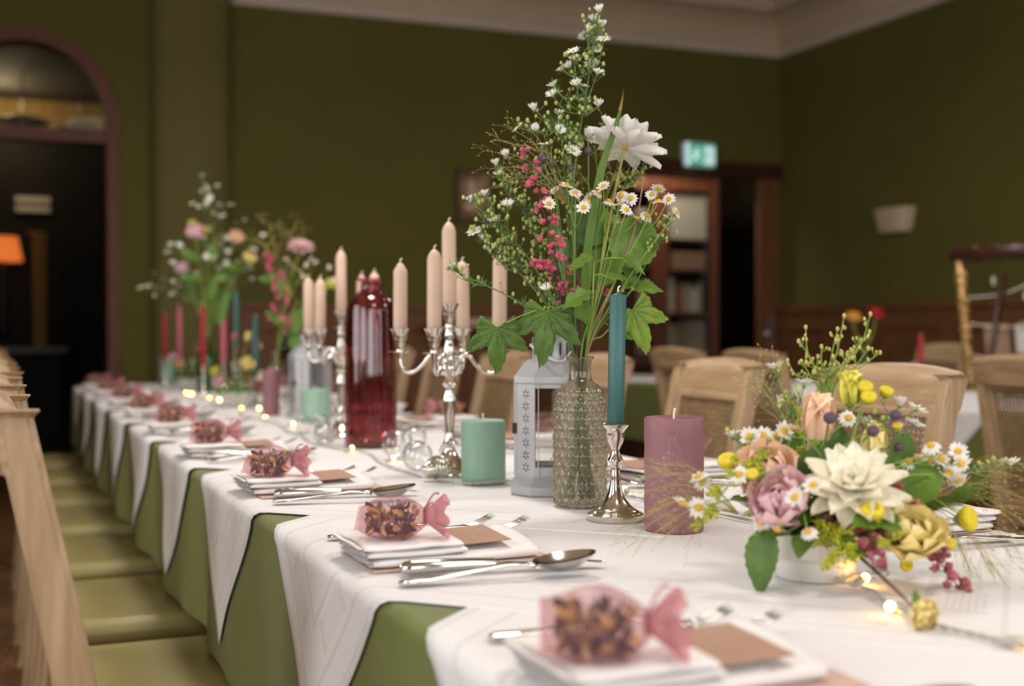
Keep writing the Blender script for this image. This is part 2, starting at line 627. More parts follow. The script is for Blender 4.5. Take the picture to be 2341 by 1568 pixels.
def bez(pts, n=12):
    """smooth path through the points (Catmull-Rom)"""
    pts = [Vector(p) for p in pts]
    if len(pts) == 2:
        return [pts[0].lerp(pts[1], i / n) for i in range(n + 1)]
    q = [2 * pts[0] - pts[1]] + pts + [2 * pts[-1] - pts[-2]]
    out = []
    for k in range(1, len(q) - 2):
        for i in range(n):
            t = i / n
            a, b, c, d = q[k - 1], q[k], q[k + 1], q[k + 2]
            out.append(0.5 * ((2 * b) + (c - a) * t + (2 * a - 5 * b + 4 * c - d) * t * t + (3 * b - a - 3 * c + d) * t ** 3))
    out.append(pts[-1])
    return out


def rbox(mb, c, d, r, n=3):
    """box with rounded edges on all sides"""
    def axis(L):
        a = [-L / 2 + r * (1 - cos(pi / 2 * i / n)) for i in range(n + 1)]
        return a
    R_ = []
    for i in range(n + 1):
        t = pi / 2 * i / n
        R_.append((sin(t), cos(t)))
    # superellipse-like shell: rounded rectangle rings stacked in z
    def ring(off, z):
        out = []
        hx, hy = d[0] / 2 - r, d[1] / 2 - r
        for qx, qy, a0 in ((1, 1, 0), (-1, 1, pi / 2), (-1, -1, pi), (1, -1, 3 * pi / 2)):
            for i in range(n + 1):
                a = a0 + pi / 2 * i / n
                out.append((c[0] + qx * hx + off * cos(a), c[1] + qy * hy + off * sin(a), z))
        return out
    rr = min(r, d[2] / 2)
    prof = [(r - rr + rr * sin(pi / 2 * i / n), c[2] - d[2] / 2 + rr * (1 - cos(pi / 2 * i / n))) for i in range(n + 1)]
    prof += [(q, 2 * c[2] - z) for q, z in reversed(prof)]
    rings = [ring(o_, z) for o_, z in prof]
    m = len(rings[0])
    o = len(mb.v)
    for g in rings:
        mb.v += g
    for k in range(len(rings) - 1):
        for i in range(m):
            mb.f.append((o + k * m + i, o + k * m + (i + 1) % m, o + (k + 1) * m + (i + 1) % m, o + (k + 1) * m + i))
    mb.f.append(tuple(o + i for i in range(m - 1, -1, -1)))
    mb.f.append(tuple(o + (len(rings) - 1) * m + i for i in range(m)))
    return mb


NTH = ['first', 'second', 'third', 'fourth', 'fifth', 'sixth', 'seventh', 'eighth', 'ninth', 'tenth']

# ------------------------------------------------------------------ the room
XL, XW, Y0, YW, ZT = -2.2, 5.2, -2.7, 7.45, 3.3
ZC = 2.94
struct('floor', MB().box(((XL + XW) / 2, 4.2, -0.05), (XW - XL + 3, 14.6, 0.1)), 'parquet', smooth=False)
struct('ceiling', MB().box(((XL + XW) / 2, (Y0 + YW) / 2, ZT + 0.05), (XW - XL + 0.6, YW - Y0 + 0.6, 0.1)), 'ceiling_tan', smooth=False)

AX, AR, AZ = 0.17, 0.5, 2.2          # arched doorway: centre, radius, springing height
DX0, DX1, DZ = 3.98, 5.19, 2.1       # dark doorway by the corner
mb = MB()


def wbox(x0, x1, z0, z1, y0=YW, y1=YW + 0.25):
    mb.box(((x0 + x1) / 2, (y0 + y1) / 2, (z0 + z1) / 2), (x1 - x0, y1 - y0, z1 - z0))


wbox(XL - 0.3, AX - AR, 0, ZT)
wbox(AX + AR, DX0, 0, ZT)
wbox(DX0, XW + 0.3, DZ, ZT)
wbox(DX1, XW + 0.3, 0, DZ)
n = 32
pts = [(AX + AR * cos(pi * i / n), AZ + AR * sin(pi * i / n)) for i in range(n + 1)]
for i in range(n):
    (xa, za), (xb, zb) = pts[i], pts[i + 1]
    vs = [(xa, YW, za), (xb, YW, zb), (xb, YW, ZT), (xa, YW, ZT)]
    vs += [(x, YW + 0.25, z) for x, y, z in vs]
    mb.add(vs, [(0, 1, 2, 3), (7, 6, 5, 4), (1, 0, 4, 5)])
wall_back = struct('wall_back', mb, 'wall_green', smooth=False)
# pilaster beside the arch: a rounded pier in a lighter green than the wall
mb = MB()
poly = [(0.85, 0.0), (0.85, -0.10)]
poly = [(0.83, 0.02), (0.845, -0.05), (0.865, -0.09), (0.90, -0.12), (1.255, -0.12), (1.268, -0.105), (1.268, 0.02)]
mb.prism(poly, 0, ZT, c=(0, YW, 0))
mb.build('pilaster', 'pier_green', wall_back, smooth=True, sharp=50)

mb = MB().box((XW + 0.12, (Y0 + YW) / 2 + 3.5, ZT / 2), (0.24, 0.1, ZT))
mb = MB()
WY0, WY1, WZ0, WZ1 = -0.35, 1.15, 0.75, 2.75
for y0, y1, z0, z1 in ((Y0, WY0, 0, ZT), (WY1, YW, 0, ZT), (WY0, WY1, 0, WZ0), (WY0, WY1, WZ1, ZT)):
    mb.box((XW + 0.12, (y0 + y1) / 2, (z0 + z1) / 2), (0.24, y1 - y0, z1 - z0))
wall_right = struct('wall_right', mb, 'wall_green', smooth=False)
mb = MB()
LY = (0.2, 2.6)  # unseen window openings, added to go with the left side fill
ys = [Y0] + [q for y in LY for q in (y - 0.75, y + 0.75)] + [YW]
for i in range(0, len(ys), 2):
    mb.box((XL - 0.12, (ys[i] + ys[i + 1]) / 2, ZT / 2), (0.24, ys[i + 1] - ys[i], ZT))
for y in LY:
    mb.box((XL - 0.12, y, 0.375), (0.24, 1.5, 0.75)).box((XL - 0.12, y, (2.75 + ZT) / 2), (0.24, 1.5, ZT - 2.75))
wall_left = struct('wall_left', mb, 'wall_green', smooth=False)
mb = MB()
FX = (-0.75, 1.15, 3.05)
xs = [XL - 0.3]
for x in FX:
    xs += [x - 0.65, x + 0.65]
xs.append(XW + 0.3)
for i in range(0, len(xs), 2):
    mb.box(((xs[i] + xs[i + 1]) / 2, Y0 - 0.12, ZT / 2), (xs[i + 1] - xs[i], 0.24, ZT))
for x in FX:
    mb.box((x, Y0 - 0.12, 0.375), (1.3, 0.24, 0.75)).box((x, Y0 - 0.12, (2.75 + ZT) / 2), (1.3, 0.24, ZT - 2.75))
struct('wall_front', mb, 'wall_green', smooth=False)


def window(nm, c, w_, h_, rz):
    o = thing(nm, None, None, c, rz)
    o['kind'] = 'structure'
    fr = MB()
    for s in (-1, 1):
        fr.box((s * (w_ / 2 - 0.03), 0, 0), (0.06, 0.06, h_))
        fr.box((0, 0, s * (h_ / 2 - 0.03)), (w_, 0.06, 0.06))
    fr.box((0, 0, 0), (0.05, 0.05, h_)).box((0, 0, 0.35), (w_, 0.05, 0.05))
    fr.build('window_frame', 'moulding', o, smooth=False)
    for sx in (-1, 1):
        for z0, z1 in ((-h_ / 2 + .06, .325), (.375, h_ / 2 - .06)):
            MB().box((sx * (w_ / 4 - 0.005), 0, (z0 + z1) / 2), (w_ / 2 - 0.08, 0.006, z1 - z0)).build('pane', 'glass_pane', o, smooth=False)


for i, x in enumerate(FX):
    window('window_%d' % (i + 1), (x, Y0 - 0.12, 1.75), 1.3, 2.0, 0)
for i, y in enumerate(LY):  # unseen left windows, put in for the side fill
    window('window_%d' % (i + 5), (XL - 0.12, y, 1.75), 1.5, 2.0, radians(90))
window('window_4', (XW + 0.12, 0.4, 1.75), 1.5, 2.0, radians(90))

# cornice: light moulding on the wall, then a cove up to the ceiling
prof = [(0.0, ZC), (0.035, ZC), (0.05, ZC + 0.02), (0.05, ZC + 0.06), (0.03, ZC + 0.075)]
prof2 = [(0.0, ZC + 0.075), (0.03, ZC + 0.075), (0.05, ZC + 0.13), (0.09, ZC + 0.19), (0.16, ZC + 0.24), (0.25, ZC + 0.265), (0.26, ZC + 0.29), (0.26, ZT)]
for k, (nm, pr, mt) in enumerate((('trim_1', prof, 'moulding'), ('trim_2', prof2, 'plaster'))):
    mb = MB()
    for side in range(4):
        def fn(i, j):
            o_, z = pr[j]
            xa, xb, ya, yb = XL + o_, XW - o_, Y0 + o_, YW - o_
            cs = ((xa, yb), (xb, yb), (xb, ya), (xa, ya))
            x, y = cs[(side + i) % 4]
            return (x, y, z)
        mb.grid(fn, 2, len(pr))
    struct(nm, mb, mt, smooth=False)
# cornice returns around the pilaster
MB().box((1.065, YW - 0.075, ZC + 0.04), (0.47, 0.17, 0.075)).build('trim_3', 'moulding', None, smooth=False)['kind'] = 'structure'


# wainscot: rails, stiles and panels, each its own board
def wainscot(parent, p0, p1, nrm, npan, h=1.17):
    p0, p1, nrm = Vector(p0), Vector(p1), Vector(nrm)
    t = (p1 - p0)
    Ln = t.length
    t.normalize()
    R = Matrix((t, nrm, Vector((0, 0, 1)))).transposed()

    def bd(nm, s0, s1, z0, z1, dep):
        q = p0 + t * ((s0 + s1) / 2) + nrm * (dep / 2)
        MB().box((q.x, q.y, (z0 + z1) / 2), (s1 - s0, dep, z1 - z0), R).build(nm, 'wain', parent, smooth=False)
    bd('cap_rail', 0, Ln, h - 0.035, h, 0.06)
    bd('top_rail', 0, Ln, h - 0.16, h - 0.035, 0.035)
    bd('bottom_rail', 0, Ln, 0, 0.16, 0.035)
    bd('backing', 0, Ln, 0.0, h - 0.03, 0.012)
    w_ = Ln / npan
    for i in range(npan + 1):
        s = min(max(i * w_, 0.05), Ln - 0.05)
        bd('stile', s - 0.05, s + 0.05, 0.16, h - 0.16, 0.033)
    for i in range(npan):
        bd('wainscot_panel', i * w_ + 0.09, (i + 1) * w_ - 0.09, 0.2, h - 0.2, 0.024)


wainscot(wall_back, (1.28, YW, 0), (DX0 - 0.12, YW, 0), (0, -1, 0), 5)
wainscot(wall_right, (XW, YW, 0), (XW, 1.2, 0), (-1, 0, 0), 11)

# arched doorway with its red-brown frame and glazed transom
d1 = thing('door_1', None, None, (AX, YW, 0))
d1['kind'] = 'structure'
for s in (-1, 1):
    MB().box((s * (AR - 0.035), 0.06, AZ / 2), (0.07, 0.16, AZ)).build('frame_post', 'redwood', d1, smooth=False)


def arch_ring(r0, r1, y0, y1):
    m_ = MB()

    def fn(i, j):
        a = pi * i / 32
        r, y = ((r0, y0), (r1, y0), (r1, y1), (r0, y1))[j]
        return (r * cos(a), y, AZ + r * sin(a))
    return m_.grid(fn, 33, 4, cv=True)


arch_ring(AR - 0.07, AR, -0.02, 0.14).build('frame_arch', 'redwood', d1, sharp=40)
MB().box((0, 0.06, 2.115), (2 * AR - 0.14, 0.12, 0.07)).build('transom_bar', 'redwood', d1, smooth=False)
mb = MB()
mb.add([(0, 0.07, 2.15)] + [((AR - 0.07) * cos(pi * i / 24), 0.07, max(AZ, 2.15) + (AR - 0.07) * sin(pi * i / 24)) for i in range(25)] + [((AR - .07), .07, 2.15), (-(AR - .07), .07, 2.15)],
       [(0, i + 1, i + 2) for i in range(24)] + [(0, 26, 1), (0, 25, 27)])
mb.build('transom_pane', 'glass_pane', d1, smooth=False)

# hall beyond the arch
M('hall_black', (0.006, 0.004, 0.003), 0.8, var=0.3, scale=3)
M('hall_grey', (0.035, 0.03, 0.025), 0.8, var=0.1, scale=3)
mb = MB().box((-0.1, 11.05, 1.31), (5.2, 0.1, 2.62)).box((2.35, 9.4, 1.45), (0.1, 3.3, 2.9)).box((-2.55, 9.4, 1.45), (0.1, 3.3, 2.9))
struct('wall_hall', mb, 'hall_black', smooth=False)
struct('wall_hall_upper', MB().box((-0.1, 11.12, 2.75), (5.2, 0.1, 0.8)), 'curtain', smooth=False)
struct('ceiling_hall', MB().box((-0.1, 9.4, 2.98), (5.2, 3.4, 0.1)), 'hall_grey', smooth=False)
hl = bpy.data.lights.new('hall_lamp_light', 'POINT')
hl.energy, hl.color, hl.shadow_soft_size = 9, (1, 0.78, 0.45), 0.1
ho = bpy.data.objects.new('hall_lamp_light', hl)
C.objects.link(ho)
ho.location = (0.05, 10.5, 2.72)
for k, (x, y, z, lb) in enumerate(((0.20, 10.0, 2.58, 'flat white disc pendant lamp seen through the arched transom, the larger one'), (0.62, 10.2, 2.57, 'flat white disc pendant lamp seen through the arched transom beside its post'))):
    t = thing('pendant_lamp', lb, 'lamp', (x, y, z), 0, 'disc pendants beyond the arch')
    MB().lathe([(0.02, 0.045), (0.10, 0.035), (0.21, 0.0), (0.215, -0.006), (0.10, 0.0), (0.0, 0.0)], 28).build('shade', 'porcelain', t)
    MB().tube([(0, 0, 0.04), (0, 0, 2.93 - z)], 0.006).build('rod', 'chrome_dull', t)
    MB().ball((0, 0, -0.03), 0.03).build('bulb', 'porcelain', t)
t = thing('sideboard', 'low black sideboard in the dark hall beyond the arch', 'sideboard', (-0.15, 10.6, 0))
MB().box((0, 0, 0.42), (1.3, 0.5, 0.84)).build('body', 'hall_black', t, smooth=False)
MB().box((0, 0, 0.86), (1.36, 0.54, 0.04)).build('top', 'darkwood', t, smooth=False)
t = thing('table_lamp', 'small table lamp with glowing orange shade in the dark hall', 'lamp', (0.06, 10.55, 0.88))
MB().lathe([(0.07, 0), (0.06, 0.02), (0.02, 0.04), (0.03, 0.2), (0.045, 0.35), (0.015, 0.6), (0.01, 0.72)], 16).build('base', 'black', t)
MB().lathe([(0.155, 0.68), (0.15, 0.69), (0.115, 0.87)], 24, caps=False).build('shade', 'lampshade', t)
t = thing('curtain', 'narrow ochre curtain hanging in the dark hall beyond the arch', 'curtain', (0.34, 10.75, 0.2))
mb = MB()
mb.grid(lambda i, j: (-0.05 + 0.1 * i / 24, 0.02 * sin(i * 1.3), 0.35 + 1.25 * j), 25, 2)
mb.build('fabric', 'curtain', t)
MB().tube([(-0.09, 0, 1.6), (0.09, 0, 1.6)], 0.01).build('rod', 'gold', t)
t = thing('notice_board', 'pale two-row notice on the dark wall beyond the arch', 'notice', (0.30, 10.98, 1.98))
MB().box((0, 0, 0.075), (0.30, 0.02, 0.15)).build('board', 'hall_grey', t, smooth=False)
for z in (0.035, 0.112):
    MB().box((0, -0.014, z), (0.27, 0.008, 0.05)).build('notice_strip', 'paper_white', t, smooth=False)

# dark doorway by the corner
d2 = thing('door_2', None, None, ((DX0 + DX1) / 2, YW, 0))
d2['kind'] = 'structure'
hw = (DX1 - DX0) / 2
MB().box((-hw - 0.03, -0.01, DZ / 2), (0.12, 0.06, DZ)).build('frame_post', 'darkwood', d2, smooth=False)
MB().box((0, 0.0, DZ + 0.03), (2 * hw + 0.06, 0.08, 0.10)).build('frame_head', 'darkwood', d2, smooth=False)
lf = MB().box((hw - 0.085, 0.02, DZ / 2), (0.17, 0.05, DZ)).build('door_leaf', 'wain', d2, smooth=False, bevel=0.006)
MB().box((hw - 0.12, -0.012, DZ / 2), (0.045, 0.03, DZ - 0.1)).build('door_moulding', 'wain', lf, smooth=False)
MB().box((hw - 0.09, -0.022, 0.99), (0.045, 0.012, 0.24)).build('lock_plate', 'chrome_dull', lf, smooth=False)
MB().tube([(hw - 0.02, -0.04, 0.98), (hw - 0.15, -0.04, 0.98)], 0.01, 8).build('door_handle', 'chrome_dull', lf)
struct('wall_study', MB().box((4.4, 10.05, 1.5), (3.4, 0.1, 3)).box((2.85, 8.9, 1.5), (0.1, 2.4, 3)).box((6.05, 8.9, 1.5), (0.1, 2.4, 3)), 'wall_dark', smooth=False)
struct('ceiling_study', MB().box((4.4, 8.9, 2.95), (3.4, 2.4, 0.1)), 'wall_dark', smooth=False)
sl = bpy.data.lights.new('study_light', 'POINT')
sl.energy, sl.color, sl.shadow_soft_size = 24.0, (1, 0.86, 0.68), 0.15
so = bpy.data.objects.new('study_light', sl)
C.objects.link(so)
so.location = (4.55, 7.95, 2.4)

BX, BY = 4.72, 8.55
t = thing('bookcase', 'tall dark red bookcase with glazed doors beyond the corner doorway', 'bookcase', (BX, BY, 0))
MB().box((-0.53, 0, 1.1), (0.04, 0.36, 2.2)).build('side_panel', 'darkwood', t, smooth=False)
MB().box((0.53, 0, 1.1), (0.04, 0.36, 2.2)).build('side_panel', 'darkwood', t, smooth=False)
MB().box((0, 0.17, 1.1), (1.02, 0.02, 2.2)).build('back_panel', 'darkwood', t, smooth=False)
for z in (0.03, 0.40, 0.80, 1.13, 1.46, 1.70, 2.17):
    MB().box((0, 0, z), (1.02, 0.34, 0.03)).build('shelf', 'darkwood', t, smooth=False)
for s in (-1, 1):
    dr = MB()
    cx = s * 0.265
    for q in (-1, 1):
        dr.box((cx + q * 0.225, -0.19, 1.1), (0.075, 0.03, 2.16))
    for z in (0.06, 0.78, 2.13):
        dr.box((cx, -0.19, z), (0.40, 0.03, 0.09))
    dr = dr.build('door', 'redwood', t, smooth=False)
    MB().box((cx, -0.19, 1.45), (0.38, 0.005, 1.3)).build('glass_pane', 'glass_pane', dr, smooth=False)
    MB().box((cx, -0.19, 0.42), (0.38, 0.015, 0.64)).build('lower_panel', 'darkwood', dr, smooth=False)
    MB().box((cx, -0.20, 1.13), (0.38, 0.012, 0.02)).build('glazing_bar', 'redwood', dr, smooth=False)
    MB().ball((cx - s * 0.21, -0.215, 1.1), 0.014).build('knob', 'gold', dr)
r2 = random.Random(3)
k = 0
for z, h0 in ((0.815, 0.24), (1.145, 0.24)):
    x = BX - 0.46
    while x < BX + 0.43:
        tw = r2.uniform(0.035, 0.06)
        hh = h0 + r2.uniform(-0.05, 0.03)
        red = r2.random() < 0.14
        bm = 'book_red' if red else r2.choice(['book_cream', 'book_cream', 'book_tan', 'paper_white'])
        t = thing('book', '%s-backed book on the %s glazed shelf, number %s from the shelf end' % ('red' if red else 'cream', 'upper' if z > 1 else 'lower', k + 1), 'book', (x + tw / 2, BY - 0.03, z), 0, 'books in the glazed bookcase')
        t['label'] = '%s %s book standing on the %s shelf behind glazed doors' % (['thick', 'slim'][tw < 0.047], {'book_red': 'red', 'book_cream': 'cream', 'book_tan': 'tan', 'paper_white': 'white'}[bm], ['lower', 'upper'][z > 1])
        MB().box((0, 0, hh / 2), (tw - 0.004, 0.18, hh)).build('cover', bm, t, smooth=False, bevel=0.003)
        MB().box((0, 0.002, hh / 2), (tw - 0.012, 0.178, hh + 0.002)).build('pages', 'paper_white', t, smooth=False)
        x += tw
        k += 1
for x, z, dx, dz, lb in ((0.29, 1.715, 0.34, 0.34, 'large pale square box on the top shelf behind glass'), (-0.22, 1.715, 0.30, 0.22, 'low grey box on the top shelf, beside the large pale box'), (0.30, 1.475, 0.30, 0.14, 'flat brown box lying on the shelf under the large pale box')):
    t = thing('storage_box', lb, 'box', (BX + x, BY - 0.02, z))
    MB().box((0, 0, dz / 2), (dx, 0.24, dz)).build('body', 'paper_white' if z > 1.6 else 'paper_kraft', t, smooth=False, bevel=0.004)
    MB().box((0, 0, dz - 0.02), (dx + 0.008, 0.248, 0.045)).build('lid', 'paper_white' if z > 1.6 else 'paper_kraft', t, smooth=False, bevel=0.003)

# emergency exit sign over the doorway: white figure running to a door on green
t = thing('exit_sign', 'green lit emergency exit sign with running figure above the corner doorway', 'sign', (4.50, YW - 0.055, 2.13))
MB().box((0, 0.02, 0.085), (0.245, 0.05, 0.17)).build('housing', 'sign_frame', t, smooth=False, bevel=0.015)
MB().box((0.02, -0.008, 0.085), (0.20, 0.004, 0.15)).build('green_field', 'sign_green', t, smooth=False)
MB().box((-0.10, -0.008, 0.085), (0.035, 0.004, 0.155)).build('white_edge', 'sign_white', t, smooth=False)
mb = MB().box((0.068, -0.012, 0.08), (0.085, 0.004, 0.125))
mb.build('door_symbol', 'sign_white', t, smooth=False)
mb = MB()
R0 = lambda a: Matrix.Rotation(a, 3, 'Y')
for (x, z, l, w_, a) in ((-0.035, 0.088, 0.055, 0.026, 0.25), (-0.055, 0.052, 0.05, 0.014, 0.8), (-0.022, 0.05, 0.045, 0.014, -0.5), (-0.062, 0.092, 0.035, 0.01, 1.0), (-0.012, 0.094, 0.035, 0.01, -1.0)):
    mb.box((x, -0.012, z), (w_, 0.004, l), R0(a))
mb.ball((-0.028, -0.012, 0.128), 0.013, 10, 6, (1, 0.2, 1))
mb.build('running_figure', 'sign_white', t, smooth=False)
MB().box((0.05, -0.0145, 0.083), (0.045, 0.003, 0.014)).build('arrow', 'sign_green', t, smooth=False)

# framed print on the back wall
t = thing('wall_picture', 'small brown framed print hanging on the green back wall', 'picture', (2.85, YW - 0.02, 1.70))
fr = MB()
for s in (-1, 1):
    fr.box((s * 0.117, 0, 0.165), (0.016, 0.025, 0.33)).box((0, 0, 0.165 + s * 0.157), (0.25, 0.025, 0.016))
fr.build('picture_frame', 'darkwood', t, smooth=False)
MB().box((0, 0.006, 0.165), (0.22, 0.006, 0.30)).build('print', 'print_brown', t, smooth=False)
mb = MB()
for (x, z, sx, sz) in ((-0.02, 0.20, 0.03, 0.075), (0.02, 0.15, 0.035, 0.06), (-0.03, 0.10, 0.045, 0.03), (0.04, 0.24, 0.02, 0.02)):
    mb.ball((x, 0.002, z), 1, 12, 8, (sx, 0.003, sz))
mb.build('print_figure', 'paper_blush', t)
# low brown cupboard and plates against the wainscot
t = thing('wall_shelf', 'wooden wall shelf with pale ledge on the wainscot behind the candelabra', 'shelf', (2.78, YW - 0.14, 1.02))
MB().box((0, 0, 0.0), (0.62, 0.16, 0.03)).build('board', 'wain', t, smooth=False)
MB().box((0.02, -0.06, 0.035), (0.30, 0.02, 0.045)).build('ledge', 'plaster', t, smooth=False)
for s in (-1, 1):
    MB().box((s * 0.24, 0.03, -0.06), (0.03, 0.08, 0.09)).build('bracket', 'wain', t, smooth=False)
t = thing('wall_lantern', 'small black wall lantern on the wainscot between the far bouquets', 'lantern', (1.62, YW - 0.075, 0.86))
MB().lathe([(0.03, 0.0), (0.035, 0.01), (0.03, 0.12), (0.012, 0.14), (0.012, 0.16)], 10).build('body', 'black', t)
MB().lathe([(0.0, -0.09), (0.028, -0.075), (0.03, -0.01)], 10).build('glass', 'glass_clear', t)
MB().box((0, 0.055, 0.05), (0.02, 0.05, 0.02)).build('bracket', 'black', t, smooth=False)

# plaster wall sconce on the right wall
t = thing('wall_sconce', 'off-white plaster half-bowl sconce on the right wall', 'sconce', (XW, 6.2, 1.61))
mb = MB()


def fn(i, j):
    a = -pi / 2 + pi * i / 20
    z = 0.15 * j / 6
    k = (0.72 + 0.28 * (j / 6) ** 0.6)
    return (-0.10 * k * abs(cos(a)) ** 0.55, 0.165 * k * (abs(sin(a)) ** 0.7) * (1 if a > 0 else -1), z)


mb.grid(fn, 21, 7).build('bowl', 'plaster', t)
MB().box((-0.035, 0, 0.006), (0.06, 0.20, 0.012)).build('base_plate', 'plaster', t, smooth=False)
MB().box((-0.03, 0, 0.07), (0.05, 0.10, 0.10)).build('lamp_holder', 'black', t, smooth=False)

# gilt frame on its easel with strings and clipped cards
t = thing('gilt_frame', 'ornate gilt frame strung with cords on a stand by the right wall', 'frame', (4.07, 4.02, 0), radians(90 + 4))
lean = Matrix.Rotation(radians(-7), 3, 'X')
GH, GW = 1.36, 0.46


def gp(x, z, y=0):
    return lean @ Vector((x, y, z))


for s in (-1, 1):
    mb = MB()
    nseg = 34
    for i in range(nseg):
        z = 0.03 + (GH - 0.06) * i / (nseg - 1)
        mb.ball(gp(s * GW / 2, z), 0.032, 8, 6, (0.9 + 0.25 * sin(i * 2.1), 0.7, 1.1), lean)
    mb.tube([gp(s * GW / 2, 0), gp(s * GW / 2, GH)], 0.022, 8)
    mb.build('frame_side', 'gold', t)
for z in (0.02, GH - 0.02):
    mb = MB().tube([gp(-GW / 2 - 0.03, z), gp(GW / 2 + 0.03, z)], 0.03, 8)
    for i in range(16):
        mb.ball(gp(-GW / 2 + GW * i / 15, z), 0.035, 8, 6, (1, 0.7, 0.8 + 0.3 * sin(i * 1.7)), lean)
    mb.build('frame_rail', 'darkwood' if z > 1 else 'gold', t)
for k, (za, zb) in enumerate(((1.24, 1.15), (1.06, 1.04), (0.92, 0.90))):
    MB().tube(bez([gp(-GW / 2, za), gp(0, (za + zb) / 2 - 0.03), gp(GW / 2, zb)], 8), 0.003, 5).build('cord', 'wick', t)
mb = MB().tube([gp(0, GH - 0.1, -0.02), (0, -0.55 + 0.15, 0.0)], 0.015, 6)
MB().tube([gp(0, GH - 0.12), Vector((0, 0.42, 0.01))], 0.014, 6).build('easel_strut', 'darkwood', t)
for (x, z, w_, h_, mt) in ((-0.07, 0.97, 0.085, 0.12, 'paper_white'), (0.07, 0.95, 0.13, 0.17, 'paper_kraft')):
    cd = MB().box(gp(x, z, -0.008), (w_, 0.003, h_), lean).build('card', mt, t, smooth=False)
    MB().ball(gp(x, z, -0.012), 0.02, 8, 6, (1, 0.15, 1.1), lean).build('card_motif', 'pot_dark', cd)
    MB().box(gp(x, z + h_ / 2, -0.006), (0.01, 0.012, 0.03), lean).build('peg', 'oak_up', cd, smooth=False)
for (x, z) in ((-0.17, 1.18), (-0.10, 1.15), (0.06, 1.22)):
    MB().box(gp(x, z, -0.006), (0.010, 0.010, 0.035), lean).build('peg', 'paper_white', t, smooth=False)

# ceiling lamps over the tables
for i, (x, y) in enumerate(LAMPS):
    t = thing('ceiling_lamp', 'round glass ceiling lamp hanging over the tables', 'lamp', (x, y, 2.6), 0, 'ceiling lamps')
    MB().lathe([(0.0, 0.0), (0.20, 0.0), (0.23, 0.03), (0.20, 0.09), (0.05, 0.12)], 28).build('shade', 'lamp_glass', t)
    MB().tube([(0, 0, 0.12), (0, 0, 0.7)], 0.012, 8).build('rod', 'gold', t)

